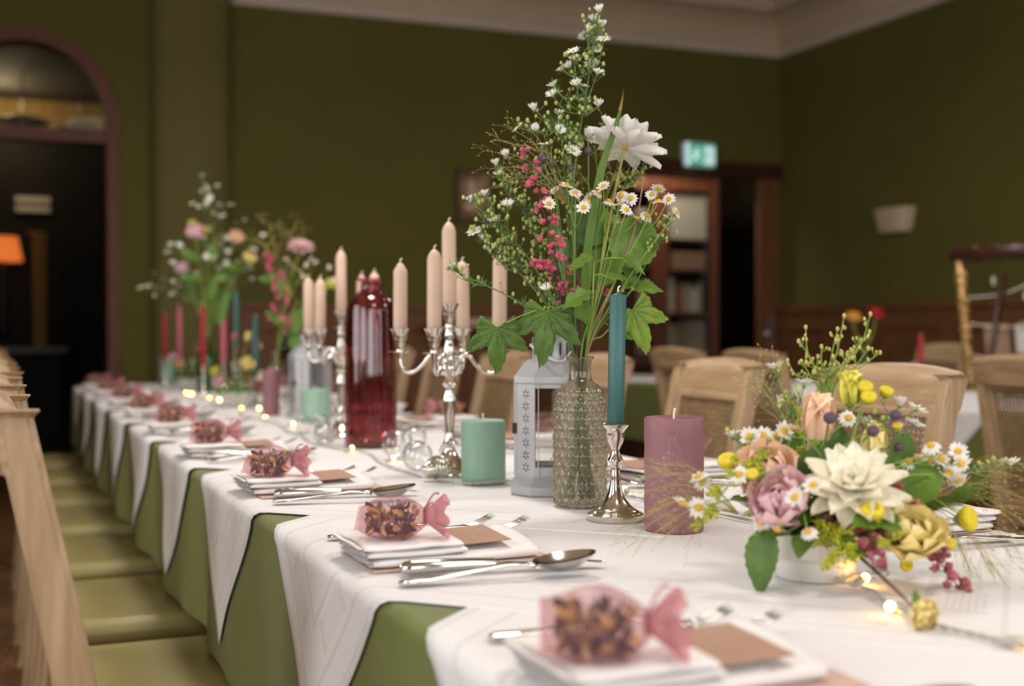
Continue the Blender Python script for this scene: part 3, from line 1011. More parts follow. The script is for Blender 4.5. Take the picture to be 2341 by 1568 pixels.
# ------------------------------------------------------------------ chairs
def make_chair():
    t = thing('dining_chair', 'oak chair', 'chair')
    W2 = 0.155
    back = lambda z: -0.215 - 0.21 * (z - 0.45)          # lean of the back
    for s in (-1, 1):
        # rear leg runs on as the back post
        pr = [(-0.255, 0.0, .032, .032), (-0.215, 0.44, .040, .036), (back(0.7), 0.70, .040, .034), (back(0.925), 0.925, .036, .030)]
        mb = MB()

        def fn(i, j):
            x, z, a, b = pr[i]
            sx, sy = ((-1, -1), (1, -1), (1, 1), (-1, 1))[j]
            return (x + sx * a / 2, s * W2 + sy * b / 2, z)
        mb.grid(fn, 4, 4, cv=True)
        mb.f.append((12, 13, 14, 15))
        mb.f.append((3, 2, 1, 0))
        mb.build('back_post', 'oak_up', t, smooth=False, bevel=0.007)
        mb = MB()
        pr2 = [(0.175, 0.0, .026), (0.18, 0.42, .042)]

        def fn2(i, j):
            x, z, a = pr2[i]
            sx, sy = ((-1, -1), (1, -1), (1, 1), (-1, 1))[j]
            return (x + sx * a / 2, s * 0.19 + sy * a / 2, z)
        mb.grid(fn2, 2, 4, cv=True)
        mb.f += [(4, 5, 6, 7), (3, 2, 1, 0)]
        mb.build('front_leg', 'oak_up', t, smooth=False, bevel=0.005)
        MB().box((-0.01, s * 0.195, 0.385), (0.39, 0.024, 0.06)).build('seat_rail', 'oak_across', t, smooth=False)
    MB().box((0.19, 0, 0.385), (0.024, 0.38, 0.06)).build('seat_rail', 'oak_across', t, smooth=False)
    MB().box((-0.205, 0, 0.385), (0.024, 0.38, 0.06)).build('seat_rail', 'oak_across', t, smooth=False)
    rbox(MB(), (0.0, 0, 0.437), (0.435, 0.445, 0.05), 0.024, 4).build('seat_cushion', 'vinyl', t)
    # crest rail: bowed and rolled back at the top
    mb = MB()
    prf = [(0.016, 0.862), (0.020, 0.89), (0.018, 0.918), (0.006, 0.938), (-0.012, 0.941), (-0.024, 0.928), (-0.020, 0.905), (-0.017, 0.88), (-0.016, 0.862)]

    def fn3(i, j):
        u = -1 + 2 * i / 16
        dx, z = prf[j]
        bow = -0.022 * (1 - u * u)
        return (back(min(z, 0.925)) + dx + bow, u * (W2 + 0.0145), z - 0.012 * u * u * (1 if z > 0.87 else 0))
    o0 = len(mb.v)
    mb.grid(fn3, 17, len(prf), cv=True)
    mb.f.append(tuple(range(len(prf) - 1, -1, -1)))
    mb.f.append(tuple(16 * len(prf) + j for j in range(len(prf))))
    mb.build('crest_rail', 'oak_across', t, sharp=50)
    ang = math.atan(0.21)
    Rl = Matrix.Rotation(-ang, 3, 'Y')
    MB().box((back(0.525), 0, 0.525), (0.026, 2 * W2, 0.055), Rl).build('lower_rail', 'oak_across', t, smooth=False, bevel=0.004)
    for s in (-1, 1):
        MB().box((back(0.70), s * 0.1315, 0.705), (0.020, 0.016, 0.34), Rl).build('inner_stile', 'oak_up', t, smooth=False, bevel=0.004)
    for z in (0.559, 0.855):
        MB().box((back(z), 0, z), (0.020, 0.25, 0.016), Rl).build('inner_rail', 'oak_across', t, smooth=False, bevel=0.004)
    # woven cane: pairs of uprights and crossings with diagonals
    mb = MB()
    y0, y1, z0, z1 = -0.124, 0.124, 0.565, 0.849

    def strip(ya, za, yb, zb, w_, off):
        d = Vector((0, yb - ya, zb - za))
        nn = Vector((0, -d.z, d.y)).normalized() * w_ / 2
        A, B = Vector((back(za) + off, ya, za)), Vector((back(zb) + off, yb, zb))
        mb.add([A - nn, A + nn, B + nn, B - nn, A - nn + Vector((.0012, 0, 0)), A + nn + Vector((.0012, 0, 0)), B + nn + Vector((.0012, 0, 0)), B - nn + Vector((.0012, 0, 0))],
               [(0, 1, 2, 3), (7, 6, 5, 4), (0, 4, 5, 1), (1, 5, 6, 2), (2, 6, 7, 3), (3, 7, 4, 0)])
    st = 0.0115
    ny, nz_ = int((y1 - y0) / st), int((z1 - z0) / st)
    for i in range(ny + 1):
        y = y0 + i * st
        strip(y - .0017, z0, y - .0017, z1, 0.0021, 0)
        strip(y + .0017, z0, y + .0017, z1, 0.0021, 0)
    for j in range(nz_ + 1):
        z = z0 + j * st
        strip(y0, z - .0017, y1, z - .0017, 0.0021, 0.0012)
        strip(y0, z + .0017, y1, z + .0017, 0.0021, 0.0012)
    for sgn in (-1, 1):
        k = -40
        while k < 60:
            c = k * st + st / 2
            pts_ = []
            for y in (y0, y1):
                z = z0 + c + sgn * (y - y0)
                pts_.append((y, z))
            (ya, za), (yb, zb) = pts_
            # clip to the panel
            def clip(ya, za, yb, zb):
                t0, t1 = 0.0, 1.0
                dz = zb - za
                for lim, s_ in ((z0, 1), (z1, -1)):
                    if abs(dz) < 1e-9:
                        continue
                    tt = (lim - za) / dz
                    if (s_ * dz) > 0:
                        t0 = max(t0, tt)
                    else:
                        t1 = min(t1, tt)
                return t0, t1
            t0, t1 = clip(ya, za, yb, zb)
            if t1 - t0 > 0.03:
                L_ = lambda q: (ya + (yb - ya) * q, za + (zb - za) * q)
                strip(*L_(t0), *L_(t1), 0.0024, 0.0006 * sgn - 0.0008)
            k += 1
    o = mb.build('cane_panel', 'cane', t, smooth=False)
    o['kind'] = 'stuff'
    return t


SETY = [0.81, 1.33] + [1.95 + 0.6 * k for k in range(7)]               # left place settings
SETR = [1.20 + 0.6 * k for k in range(8)]               # right place settings
chair = make_chair()
first = True
for k, y in enumerate(SETY):
    if k == 0:
        continue                                          # that chair stands behind the camera's left edge
    nm = 'olive-seated oak chair on the aisle side of the long table, %s from the camera' % NTH[k - 1]
    loc, rz = (0.335 + 0.006 * sin(k * 5), 0.83 + 0.6 * k, 0), radians(1.5 * sin(k * 3.1))
    if first:
        chair.location, chair.rotation_euler, chair['label'] = loc, (0, 0, rz), nm
        chair['group'] = 'chairs on the aisle side of the long table'
        first = False
    else:
        copy_tree(chair, None, loc, rz, nm, 'chairs on the aisle side of the long table')
for k, y in enumerate((1.79, 2.38, 2.99, 3.59, 4.19, 4.79, 5.39)):
    copy_tree(chair, None, (1.175 + 0.008 * sin(k * 4), y, 0), radians(180 + 2.5 * sin(2 + k * 2.3)), 'cane-backed oak chair facing us across the long table, %s from the bowl of flowers' % NTH[k], 'chairs across the long table')
for k, (x, y, rz, lb) in enumerate(((2.66, 2.33, 2, 'cane-backed oak chair seen from behind at the second table, beside the gilt frame'),
                                    (2.66, 3.50, -2, 'cane-backed oak chair seen from behind at the second table, between the doorway and the roses'),
                                    (2.66, 4.02, 1, 'cane-backed oak chair seen from behind at the second table, below the glazed bookcase'),
                                    (3.86, 4.66, 178, 'far oak chair on the other side of the second table, under the roses'))):
    copy_tree(chair, None, (x, y, 0), radians(rz), lb, 'chairs at the second table')


# ------------------------------------------------------------------ tables and cloths
TX0, TX1, TY0, TY1, TZ = 0.344, 1.150, 0.02, 6.10, 0.748


def drape(x, y, rect, lift=0.0, r=0.022, ph=0.0):
    """a cloth point (flat coordinates) laid over the table rectangle"""
    x0, x1, y0, y1 = rect
    cx, cy = min(max(x, x0), x1), min(max(y, y0), y1)
    ex, ey = x - cx, y - cy
    e = hypot(ex, ey)
    z = TZ + lift
    if e < 1e-9:
        return Vector((x, y, z))
    dx, dy = ex / e, ey / e
    qa = r * pi / 2
    if e < qa:
        a = e / r
        out, dn = r * sin(a), r * (1 - cos(a))
    else:
        out, dn = r, r + (e - qa)
    out -= r * 0.55 * min(1, e / qa)
    s = cy if abs(ex) > abs(ey) else cx
    f = min(1, max(0, dn - 0.02) / 0.22)
    wv = 0.010 * f * (sin(s * 10.47 + ph) + 0.5 * sin(s * 24.1 + 1.3 + ph))
    out += wv + 0.004 * f + lift * 1.6
    return Vector((cx + dx * out, cy + dy * out, z - dn))


def spaced(a, b, x0, x1, coarse, fine):
    """sample positions from a to b, fine around the table edges x0 and x1"""
    out, x = [a], a
    while x < b - 1e-6:
        near = min(abs(x - x0), abs(x - x1)) < 0.05
        x = min(b, x + (fine if near else coarse))
        out.append(x)
    return out


def green_cloth(name, rect, drop, label, group=None):
    x0, x1, y0, y1 = rect
    us = spaced(x0 - drop, x1 + drop, x0, x1, 0.03, 0.008)
    vs = spaced(y0 - drop, y1 + drop, y0, y1, 0.035, 0.008)
    mb = MB()
    mb.grid(lambda i, j: drape(us[i], vs[j], rect), len(us), len(vs))
    mb.uv = [(u, v) for u in us for v in vs]
    o = mb.build(name, 'cloth_green')
    return tag(o, label, 'tablecloth', group)


def white_square(cx, cy, half, rect, lift, label, group):
    """square overlay laid cornerwise: its corners hang over the long sides"""
    n = 64
    mb = MB()
    uv = []

    def fn(i, j):
        u, v = i / n, j / n
        uv.append((u, v))
        a, b = (u - 0.5) * 2, (v - 0.5) * 2
        x = cx + half * (a + b) / 2
        y = cy + half * (b - a) / 2
        return drape(x, y, rect, lift)
    mb.grid(fn, n + 1, n + 1)
    mb.uv = uv
    o = mb.build('overlay_cloth', 'cloth_white')
    sm = o.modifiers.new('thick', 'SOLIDIFY')
    sm.thickness = 0.0009
    sm.offset = 1
    return tag(o, label, 'tablecloth', group)


def table(name, label, rect):
    x0, x1, y0, y1 = rect
    t = thing(name, label, 'table', ((x0 + x1) / 2, (y0 + y1) / 2, 0))
    w_, l_ = x1 - x0 - 0.03, y1 - y0 - 0.03
    MB().box((0, 0, TZ - 0.022), (w_, l_, 0.034)).build('tabletop', 'oak_across', t, smooth=False)
    for sx in (-1, 1):
        for sy in (-1, -0.33, 0.33, 1):
            MB().box((sx * (w_ / 2 - 0.2), sy * (l_ / 2 - 0.12), (TZ - 0.04) / 2), (0.05, 0.05, TZ - 0.04)).build('leg', 'oak_up', t, smooth=False)
    return t


RECT = (TX0, TX1, TY0, TY1)
table('dining_table', 'long dining table under the green and white cloths', RECT)
green_cloth('tablecloth', RECT, 0.285, 'long green tablecloth over the main dining table')
WCY = [0.745 + 0.605 * k for k in range(9)]
for k, y in enumerate(WCY):
    white_square((TX0 + TX1) / 2, y, 0.655, RECT, 0.0016 + 0.0005 * k, 'white damask overlay on the long table, %s hanging point from the camera' % NTH[k], 'white overlays on the long table')


def top(y):
    return TZ + 0.0028 + 0.0005 * max(0, (y - 0.745) / 0.605 + 1)


RECT2 = (2.86, 3.66, 1.9, 6.2)
table('dining_table', 'second dining table standing beyond the row of facing chairs', RECT2)
green_cloth('tablecloth', RECT2, 0.285, 'green tablecloth on the second table behind the facing chairs')
for k, y in enumerate((2.4, 3.2, 4.0, 4.8, 5.6)):
    white_square(3.26, y, 0.655, RECT2, 0.0016 + 0.0005 * k, 'white overlay on the second table, %s from the camera end' % NTH[k], 'white overlays on the second table')

# ------------------------------------------------------------------ place settings
def strap(mb, st, n=8, T=0.0022):
    """flat bar of metal: stations (x, y, half width, z) with a rounded section"""
    def fn(i, j):
        x, y, w_, z = st[i]
        a = 2 * pi * j / n
        return (x, y + w_ * cos(a), z + T * sin(a))
    o = len(mb.v)
    mb.grid(fn, len(st), n, cv=True)
    mb.f.append(tuple(o + j for j in range(n - 1, -1, -1)))
    mb.f.append(tuple(o + (len(st) - 1) * n + j for j in range(n)))
    return mb


def make_fork():
    mb = MB()
    st = [(0.0, 0, .004, .0035), (.006, 0, .0095, .0040), (.03, 0, .0088, .005), (.07, 0, .0055, .008), (.11, 0, .0042, .0125), (.128, 0, .0046, .0125), (.138, 0, .0085, .0095), (.150, 0, .0118, .0065), (.160, 0, .0118, .0055)]
    strap(mb, st, T=0.0018)
    for k in range(4):
        y = -0.0093 + 0.0062 * k
        strap(mb, [(.157, y, .0024, .0056), (.175, y, .0021, .0075), (.192, y, .0018, .0135), (.206, y * 0.96, .0010, .0205)], 6, 0.0013)
    return mb.build('fork', 'steel')


def make_spoon():
    mb = MB()
    st = [(0.0, 0, .004, .0035), (.006, 0, .0100, .0040), (.03, 0, .0092, .005), (.07, 0, .0055, .009), (.11, 0, .0042, .0145), (.130, 0, .0045, .0135), (.142, 0, .0075, .0095)]
    strap(mb, st, T=0.0019)
    # bowl: an egg-shaped shell
    nu, nv = 18, 7

    def rim(a):
        x = cos(a)
        w_ = 0.0215 * sin(a) * (1 - 0.10 * x)
        return (0.172 + 0.034 * x, w_)

    def shell(i, j, off):
        a = 2 * pi * i / nu
        q = j / (nv - 1)
        rx, ry = rim(a)
        x, y = 0.172 + (rx - 0.172) * q, ry * q
        tilt = 0.0148 + (x - 0.138) * 0.12
        return (x, y, tilt - 0.0140 * (1 - q ** 2.2) + off)
    mb.grid(lambda i, j: shell(i, j, 0.0008), nu, nv, cu=True)
    mb.grid(lambda i, j: shell(i, nv - 1 - j, -0.0006), nu, nv, cu=True)
    return mb.build('spoon', 'steel')


def make_knife():
    t = thing('knife', 'knife', 'knife')
    mb = MB()
    st = [(0, 0, .004, .007), (.003, 0, .0085, .0075), (.012, 0, .0105, .008), (.05, 0, .0098, .0085), (.085, 0, .0078, .0085), (.098, 0, .0068, .0085)]
    n = 14

    def fn(i, j):
        x, y, w_, z = st[i]
        a = 2 * pi * j / n
        return (x, y + w_ * cos(a), z + w_ * 0.72 * sin(a))
    mb.grid(fn, len(st), n, cv=True)
    mb.f.append(tuple(range(n - 1, -1, -1)))
    mb.build('handle', 'steel', t)
    mb = MB()
    st = [(.098, 0, .0066, .0085), (.108, .0008, .0062, .0082), (.15, .001, .0088, .0075), (.195, .0, .0085, .0062), (.212, -.003, .004, .0055), (.216, -.005, .0008, .0052)]
    strap(mb, st, 8, 0.0011)
    mb.build('blade', 'steel', t)
    return t


def make_napkin():
    t = thing('napkin', 'napkin', 'napkin')
    mb = MB()
    for q, (x0, x1, y0, y1, z, hh) in enumerate(((0.012, 0.198, -0.098, 0.020, .0062, .0058), (0.008, 0.118, -0.097, 0.019, .0170, .0052), (0.003, 0.112, -0.099, 0.022, .0262, .0044))):
        nx, ny, na = 16, 12, 10

        def pt(i, j):
            # section of a fold: rounded on the long sides, sheets showing at the outer end
            u, a = i / (nx - 1), 2 * pi * j / (2 * na)
            x = x0 + (x1 - x0) * u
            ym, yh = (y0 + y1) / 2, (y1 - y0) / 2
            ex = 0.22
            cy_ = (abs(cos(a)) ** ex) * (1 if cos(a) >= 0 else -1)
            sz_ = (abs(sin(a)) ** 0.6) * (1 if sin(a) >= 0 else -1)
            pinch = 1 - 0.35 * max(0, 1 - u * 9) ** 2 - 0.45 * max(0, 1 - (1 - u) * 12) ** 2
            wav = 0.0012 * sin(u * 8 + q * 1.7 + cy_ * 1.3)
            lift = 0.012 * max(0, u - 0.55) ** 1.3 * (0.6 - 0.5 * cy_) if q == 0 else 0.0
            return (x + 0.0025 * sin(cy_ * 3 + q), ym + yh * cy_, z + hh * sz_ * pinch + max(0, wav) * (1 if q else 0.4) + (lift if sz_ > 0 else 0))
        mb.grid(pt, nx, 2 * na, cv=True)
        o_ = len(mb.v)
        mb.f.append(tuple(o_ - 2 * na + j for j in range(2 * na)))
        mb.f.append(tuple(o_ - nx * 2 * na + 2 * na - 1 - j for j in range(2 * na)))
        # the edges of the folded sheets at the outer end
        for g in range(3):
            zz = z - hh * 0.5 + hh * 0.5 * g
            mb.grid(lambda i, j: (x0 - 0.0035 + 0.005 * i - 0.0015 * g, y0 + 0.004 + (y1 - y0 - 0.008) * j / 10, zz + 0.0007 * sin(j * 1.1 + g * 2)), 2, 11)
    mb.build('folded_cloth', 'napkin', t)
    # pocket flap lifted at the inner end
    mb = MB()
    mb.grid(lambda i, j: (0.112 + 0.09 * i / 8, -0.094 + 0.118 * j / 8 , 0.0125 + 0.005 * sin(j / 8 * 3) + 0.013 * (i / 8) ** 2 * (j / 8) ** 1.5), 9, 9)
    o = mb.build('pocket_flap', 'napkin', t)
    o.modifiers.new('thick', 'SOLIDIFY').thickness = 0.0016
    t.scale = (1, 1, 0.8)
    return t


def make_bag():
    t = thing('favour_bag', 'bag', 'favour bag')
    L_ = 0.078

    def sect(u):
        w_ = 0.036 * (1 - 0.10 * (1 - u) ** 2) * (1 - max(0, (u - 0.55) / 0.45) ** 2 * 0.80)
        h = 0.0015 + 0.021 * sin(pi * min(1, u * 0.93 + 0.02)) ** 0.75
        if u > 0.9:
            h = max(h, 0.006)
        return w_, h

    def fn(i, j):
        u = i / 18
        a = 2 * pi * j / 24
        w_, h = sect(u)
        ex = 0.8
        cw = (abs(cos(a)) ** ex) * (1 if cos(a) > 0 else -1)
        ch = (abs(sin(a)) ** ex) * (1 if sin(a) > 0 else -1)
        k = 1 + 0.035 * sin(5 * a + u * 9)
        return (-L_ / 2 + L_ * u, w_ * cw * k, 0.0225 + h * ch * k * (1 if ch > 0 else 0.95))
    MB().grid(fn, 19, 24, cv=True).build('pouch', 'organza', t)
    mb = MB()

    def seam(i, j):
        a = -1 + 2 * i / 14
        return (-L_ / 2 - 0.0035 * j, 0.0345 * a * (1 + 0.02 * j), 0.0225 + 0.0012 * sin(i * 1.5))
    mb.grid(seam, 15, 2).build('seam', 'organza_dense', t)
    mb = MB()

    def ruf(i, j):
        a = 2 * pi * i / 36
        q = j / 6
        r = 0.0065 + 0.019 * q ** 0.8
        wv = 1 + 0.30 * q * sin(7 * a)
        return (L_ / 2 - 0.004 + 0.026 * q + 0.004 * q * sin(5 * a), r * cos(a) * wv * 1.1, 0.0245 + r * sin(a) * wv * 0.75)
    mb.grid(ruf, 36, 7, cu=True).build('ruffle', 'organza_dense', t)
    mb = MB().tube([(L_ / 2 - 0.004, 0.0075 * cos(a), 0.0240 + 0.0075 * sin(a)) for a in [2 * pi * q / 16 for q in range(17)]], 0.0016, 6)
    for s in (-1, 1):
        mb.tube(bez([(L_ / 2 - 0.004, 0.003 * s, 0.032), (L_ / 2 + 0.006, 0.012 * s, 0.046), (L_ / 2 + 0.012, 0.016 * s, 0.034 + 0.012 * s)], 5), [0.0012] * 10 + [0.002], 5)
    mb.build('ribbon', 'ribbon_pink', t)
    r5 = random.Random(11)
    for mt, cnt, nm in (('pot_dark', 30, 'dark dried petals'), ('pot_gold', 34, 'golden dried petals'), ('pot_orange', 12, 'orange dried petals'), ('pot_cream', 20, 'cream dried petals'), ('pot_violet', 14, 'violet dried petals')):
        mb = MB()
        for _ in range(cnt):
            u = r5.uniform(0.13, 0.82)
            w_, h = sect(u)
            a = r5.uniform(0, 2 * pi)
            rr = sqrt(r5.random()) * 0.65
            if r5.random() < 0.6:
                rr = r5.uniform(0.60, 0.78)
            c = Vector((-L_ / 2 + L_ * u, w_ * rr * cos(a), 0.0225 + h * rr * sin(a)))
            R = Euler((r5.uniform(0, 6), r5.uniform(0, 6), r5.uniform(0, 6))).to_matrix()
            l_, ww = r5.uniform(0.007, 0.0135), r5.uniform(0.005, 0.0095)
            mb.grid(lambda i, j: c + R @ Vector(((i / 3 - 0.5) * 2 * l_ * 0.7, (j - 1) * ww * 0.6 * (1 - (i / 3 - 0.5) ** 2 * 2.5), 0.002 * sin(i * 1.2) + 0.0012 * (j - 1) ** 2)), 4, 3)
        o = mb.build('dried_petals', mt, t)
        o['label'] = nm + ' inside the bag'
        o['kind'] = 'stuff'
    for ch in t.children:
        ch.location.z -= 0.0225
    t.scale = (0.94, 0.94, 0.94)
    return t


fork0, spoon0, knife0, napkin0, bag0 = make_fork(), make_spoon(), make_knife(), make_napkin(), make_bag()
tag(fork0, 'fork', 'fork')
tag(spoon0, 'spoon', 'spoon')
menu_me = MB().box((0, 0, 0.0006), (0.205, 0.135, 0.0012)).mesh('menu_card', 'paper_blush', False)
card_me = MB().box((0, 0, 0.0005), (0.085, 0.058, 0.0010)).mesh('place_card', 'paper_kraft', False)
used = set()
rs = random.Random(21)


def put(o, loc, rz, label, group):
    if o.name not in used:
        used.add(o.name)
        o.location, o.rotation_euler = loc, (0, 0, rz)
        o['label'], o['group'] = label, group
        return o
    return copy_tree(o, None, loc, rz, label, group)


def setting(y, side, k):
    """side 0: aisle side, 1: the side of the facing chairs"""
    ex = TX0 if side == 0 else TX1
    sg = 1 if side == 0 else -1
    base = 0 if side == 0 else pi
    z = top(y) + 0.0006
    where = ('%s place from the camera on the aisle side' if side == 0 else '%s place from the camera on the far side') % NTH[k]

    def W(x, yy, dz=0):
        return (ex + sg * x, y + sg * yy, z + dz)
    j = lambda s: rs.uniform(-s, s)
    mc = bpy.data.objects.new('menu_card', menu_me)
    C.objects.link(mc)
    mc.location, mc.rotation_euler = W(0.118 + j(.004), -0.048 + j(.006)), (0, 0, base + j(0.03))
    tag(mc, 'blush card under the napkin, ' + where, 'card', 'cards under the napkins')
    a = base + j(0.03) + (0.03 if k == 1 else 0)
    put(napkin0, W(0.0 + j(.004), 0.0 + j(.006), 0.0014), a, 'folded white cloth napkin, ' + where, 'folded napkins')
    pc = bpy.data.objects.new('place_card', card_me)
    C.objects.link(pc)
    pc.location, pc.rotation_euler = W(0.142 + j(.003), -0.046 + j(.004), 0.0215), (radians(-2) * sg, radians(-2.5) * sg, base + radians(90) + j(0.06))
    tag(pc, 'brown name card tucked in the napkin, ' + where, 'card', 'brown name cards')
    tl = radians(-16 + j(14))
    bg = put(bag0, W((0.040 if k == 0 else 0.050) + j(.005), -0.054 + j(.006), 0.0248 + 0.0225), base + tl, 'pink organza bag of dried petals, ' + where, 'organza favour bags')
    bg.rotation_euler = (Matrix.Rotation(base + tl, 3, 'Z') @ Matrix.Rotation(radians(21 + j(7)), 3, 'X')).to_euler()
    put(knife0, W(0.030 + j(.006), -0.128 + j(.004)), base + radians(-11 + j(3)), 'steel table knife, ' + where, 'table knives')
    put(spoon0, W(0.022 + j(.008), -0.188 + j(.008)), base + radians(-8 + j(5)), 'polished steel spoon, ' + where, 'spoons')
    put(fork0, W(0.018 + j(.004), 0.108 + j(.005)), base + radians(-5 + j(2) - (9 if k == 0 and side == 0 else 0)), 'steel fork nearer the napkin edge of the cloth, ' + where, 'forks')
    put(fork0, W(0.050 + j(.006), 0.080 + j(.005)), base + radians(-4 + j(2) - (9 if k == 0 and side == 0 else 0)), 'steel fork lying closest to the napkin, ' + where, 'forks')
    o = None
    return pc


cards = [setting(y, 0, k) for k, y in enumerate(SETY)]
for k, y in enumerate(SETR):
    setting(y, 1, k)
for o in list(C.objects):
    if o.get('category') == 'fork' and 'nearer the napkin edge' in o['label']:
        o['label'] = o['label'].replace('steel fork nearer the napkin edge of the cloth', 'steel fork lying farther from the napkin')
# the pale handwriting on the name card of the second place
mb = MB()
for yy, a0, a1 in ((0.008, -0.022, 0.018), (-0.008, -0.016, 0.022)):
    mb.tube([(a0 + (a1 - a0) * q / 40, yy + 0.0028 * sin(q * 1.1) * (0.6 + 0.5 * sin(q * 0.37)), 0.0012) for q in range(41)], 0.00028, 4)
mb.build('handwriting', 'paper_blush', cards[1])


# ------------------------------------------------------------------ candles and holders
def wick(t, z, h=0.013, bend=0.003, r=0.0011):
    MB().tube(bez([(0, 0, z - 0.004), (0, 0, z + h * 0.5), (bend, 0, z + h)], 4), r, 6).build('wick', 'wick', t)


def pillar(x, y, r, h, mat, label, seed=0):
    t = thing('pillar_candle', label, 'candle', (x, y, top(y)), seed)
    pr = [(r * 0.96, 0.0), (r, 0.0025)] + [(r * (1 - 0.006 * sin(q * 2.3 + seed)), 0.0025 + (h - 0.006) * q / 8) for q in range(1, 9)] + [(r * 0.985, h - 0.001), (r * 0.94, h), (r * 0.86, h - 0.0022), (r * 0.3, h - 0.004), (0, h - 0.0042)]
    MB().lathe(pr, 40).build('wax', mat, t, sharp=60)
    wick(t, h - 0.004, 0.015, 0.0015, 0.0016)
    return t


pillar(0.781, 1.345, 0.0370, 0.141, 'wax_rose', 'tall rose pillar candle beside the bowl of flowers')
pillar(0.735, 1.880, 0.0364, 0.103, 'wax_mint', 'mint pillar candle beside the zinc lantern and the nearer candelabra', 2)
pillar(0.800, 3.300, 0.0390, 0.090, 'wax_mint', 'squat mint pillar candle behind the wine-red bottle', 4)
pillar(0.752, 3.640, 0.0250, 0.132, 'wax_rose', 'slim mauve pillar candle among the far flowers', 3)
t = pillar(0.735, 5.880, 0.0330, 0.075, 'wax_mint', 'farthest mint candle, at the arch end of the table', 5)
MB().lathe([(0.031, 0.071), (0.033, 0.074), (0.0325, 0.138), (0.030, 0.140), (0.01, 0.137), (0, 0.137)], 32).build('upper_wax', 'wax_mint', t, sharp=60)


def candlestick(x, y, label, s=1.0, sz=1.0, mat='silver'):
    t = thing('candlestick', label, 'candlestick', (x, y, top(y)))
    pr = [(0, 0), (.0365, 0), (.0375, .002), (.0372, .008), (.0345, .0100), (.0310, .0108), (.0300, .0125), (.0285, .0128), (.0205, .0190), (.0140, .0270), (.0095, .0370), (.0073, .0480), (.0064, .0560), (.0068, .0600), (.0060, .0620), (.0056, .0700), (.0066, .0745), (.0100, .0770), (.0104, .0785), (.0098, .0800), (.0070, .0850), (.0054, .0905), (.0060, .0945), (.0092, .1000), (.0113, .1060), (.0120, .1140), (.0122, .1175), (.0135, .1185), (.0172, .1235), (.0178, .1250), (.0168, .1262), (.0135, .1245), (.0115, .1220), (.0, .1215)]
    MB().lathe([(r * s, z * sz) for r, z in pr], 36).build('stem_and_base', mat, t, sharp=50)
    return t, 0.1222 * sz


def taper(loc, r, h, mat, label, flute=0, lean=(0, 0), tip='dome', group=None):
    t = thing('taper_candle', label, 'candle', loc, 0, group)
    if tip == 'cone':
        pr = [(r * 0.9, 0), (r, 0.004), (r, h * 0.965), (r * 0.93, h * 0.972), (r * 0.45, h * 0.982), (r * 0.2, h * 0.993), (0.0, h)]
    elif tip == 'shoulder':
        pr = [(r * 0.9, 0), (r, 0.004), (r * 1.02, h * 0.5), (r, h * 0.88), (r * 0.95, h * 0.90), (r * 0.55, h * 0.955), (r * 0.40, h * 0.985), (0, h)]
    else:
        pr = [(r * 0.9, 0), (r, 0.004), (r * 1.02, h * 0.5), (r, h * 0.89), (r * 0.86, h * 0.93), (r * 0.58, h * 0.97), (r * 0.3, h * 0.993), (0, h)]
    rf = (lambda q, z, a: q * (1 - 0.055 * abs(sin(flute * a / 2)))) if flute else None
    mb = MB().lathe(pr, 48 if flute else 20, rfn=rf)
    mb.v = [(x + lean[0] * z, y + lean[1] * z, z) for x, y, z in mb.v]
    mb.build('wax', mat, t, sharp=70)
    MB().tube(bez([(lean[0] * h, lean[1] * h, h - 0.004), (lean[0] * h, lean[1] * h, h + 0.004), (lean[0] * h + 0.003, lean[1] * h, h + 0.007)], 4), 0.0012, 6).build('wick', 'wick', t)
    return t


cs, ch = candlestick(0.752, 1.447, 'polished silver candlestick holding the teal taper', 1.0, 1.0)
taper((0.752, 1.447, top(1.447) + ch), 0.0114, 0.178, 'wax_teal', 'fluted dark teal taper in the silver candlestick', 14, (0.02, -0.008), 'cone')


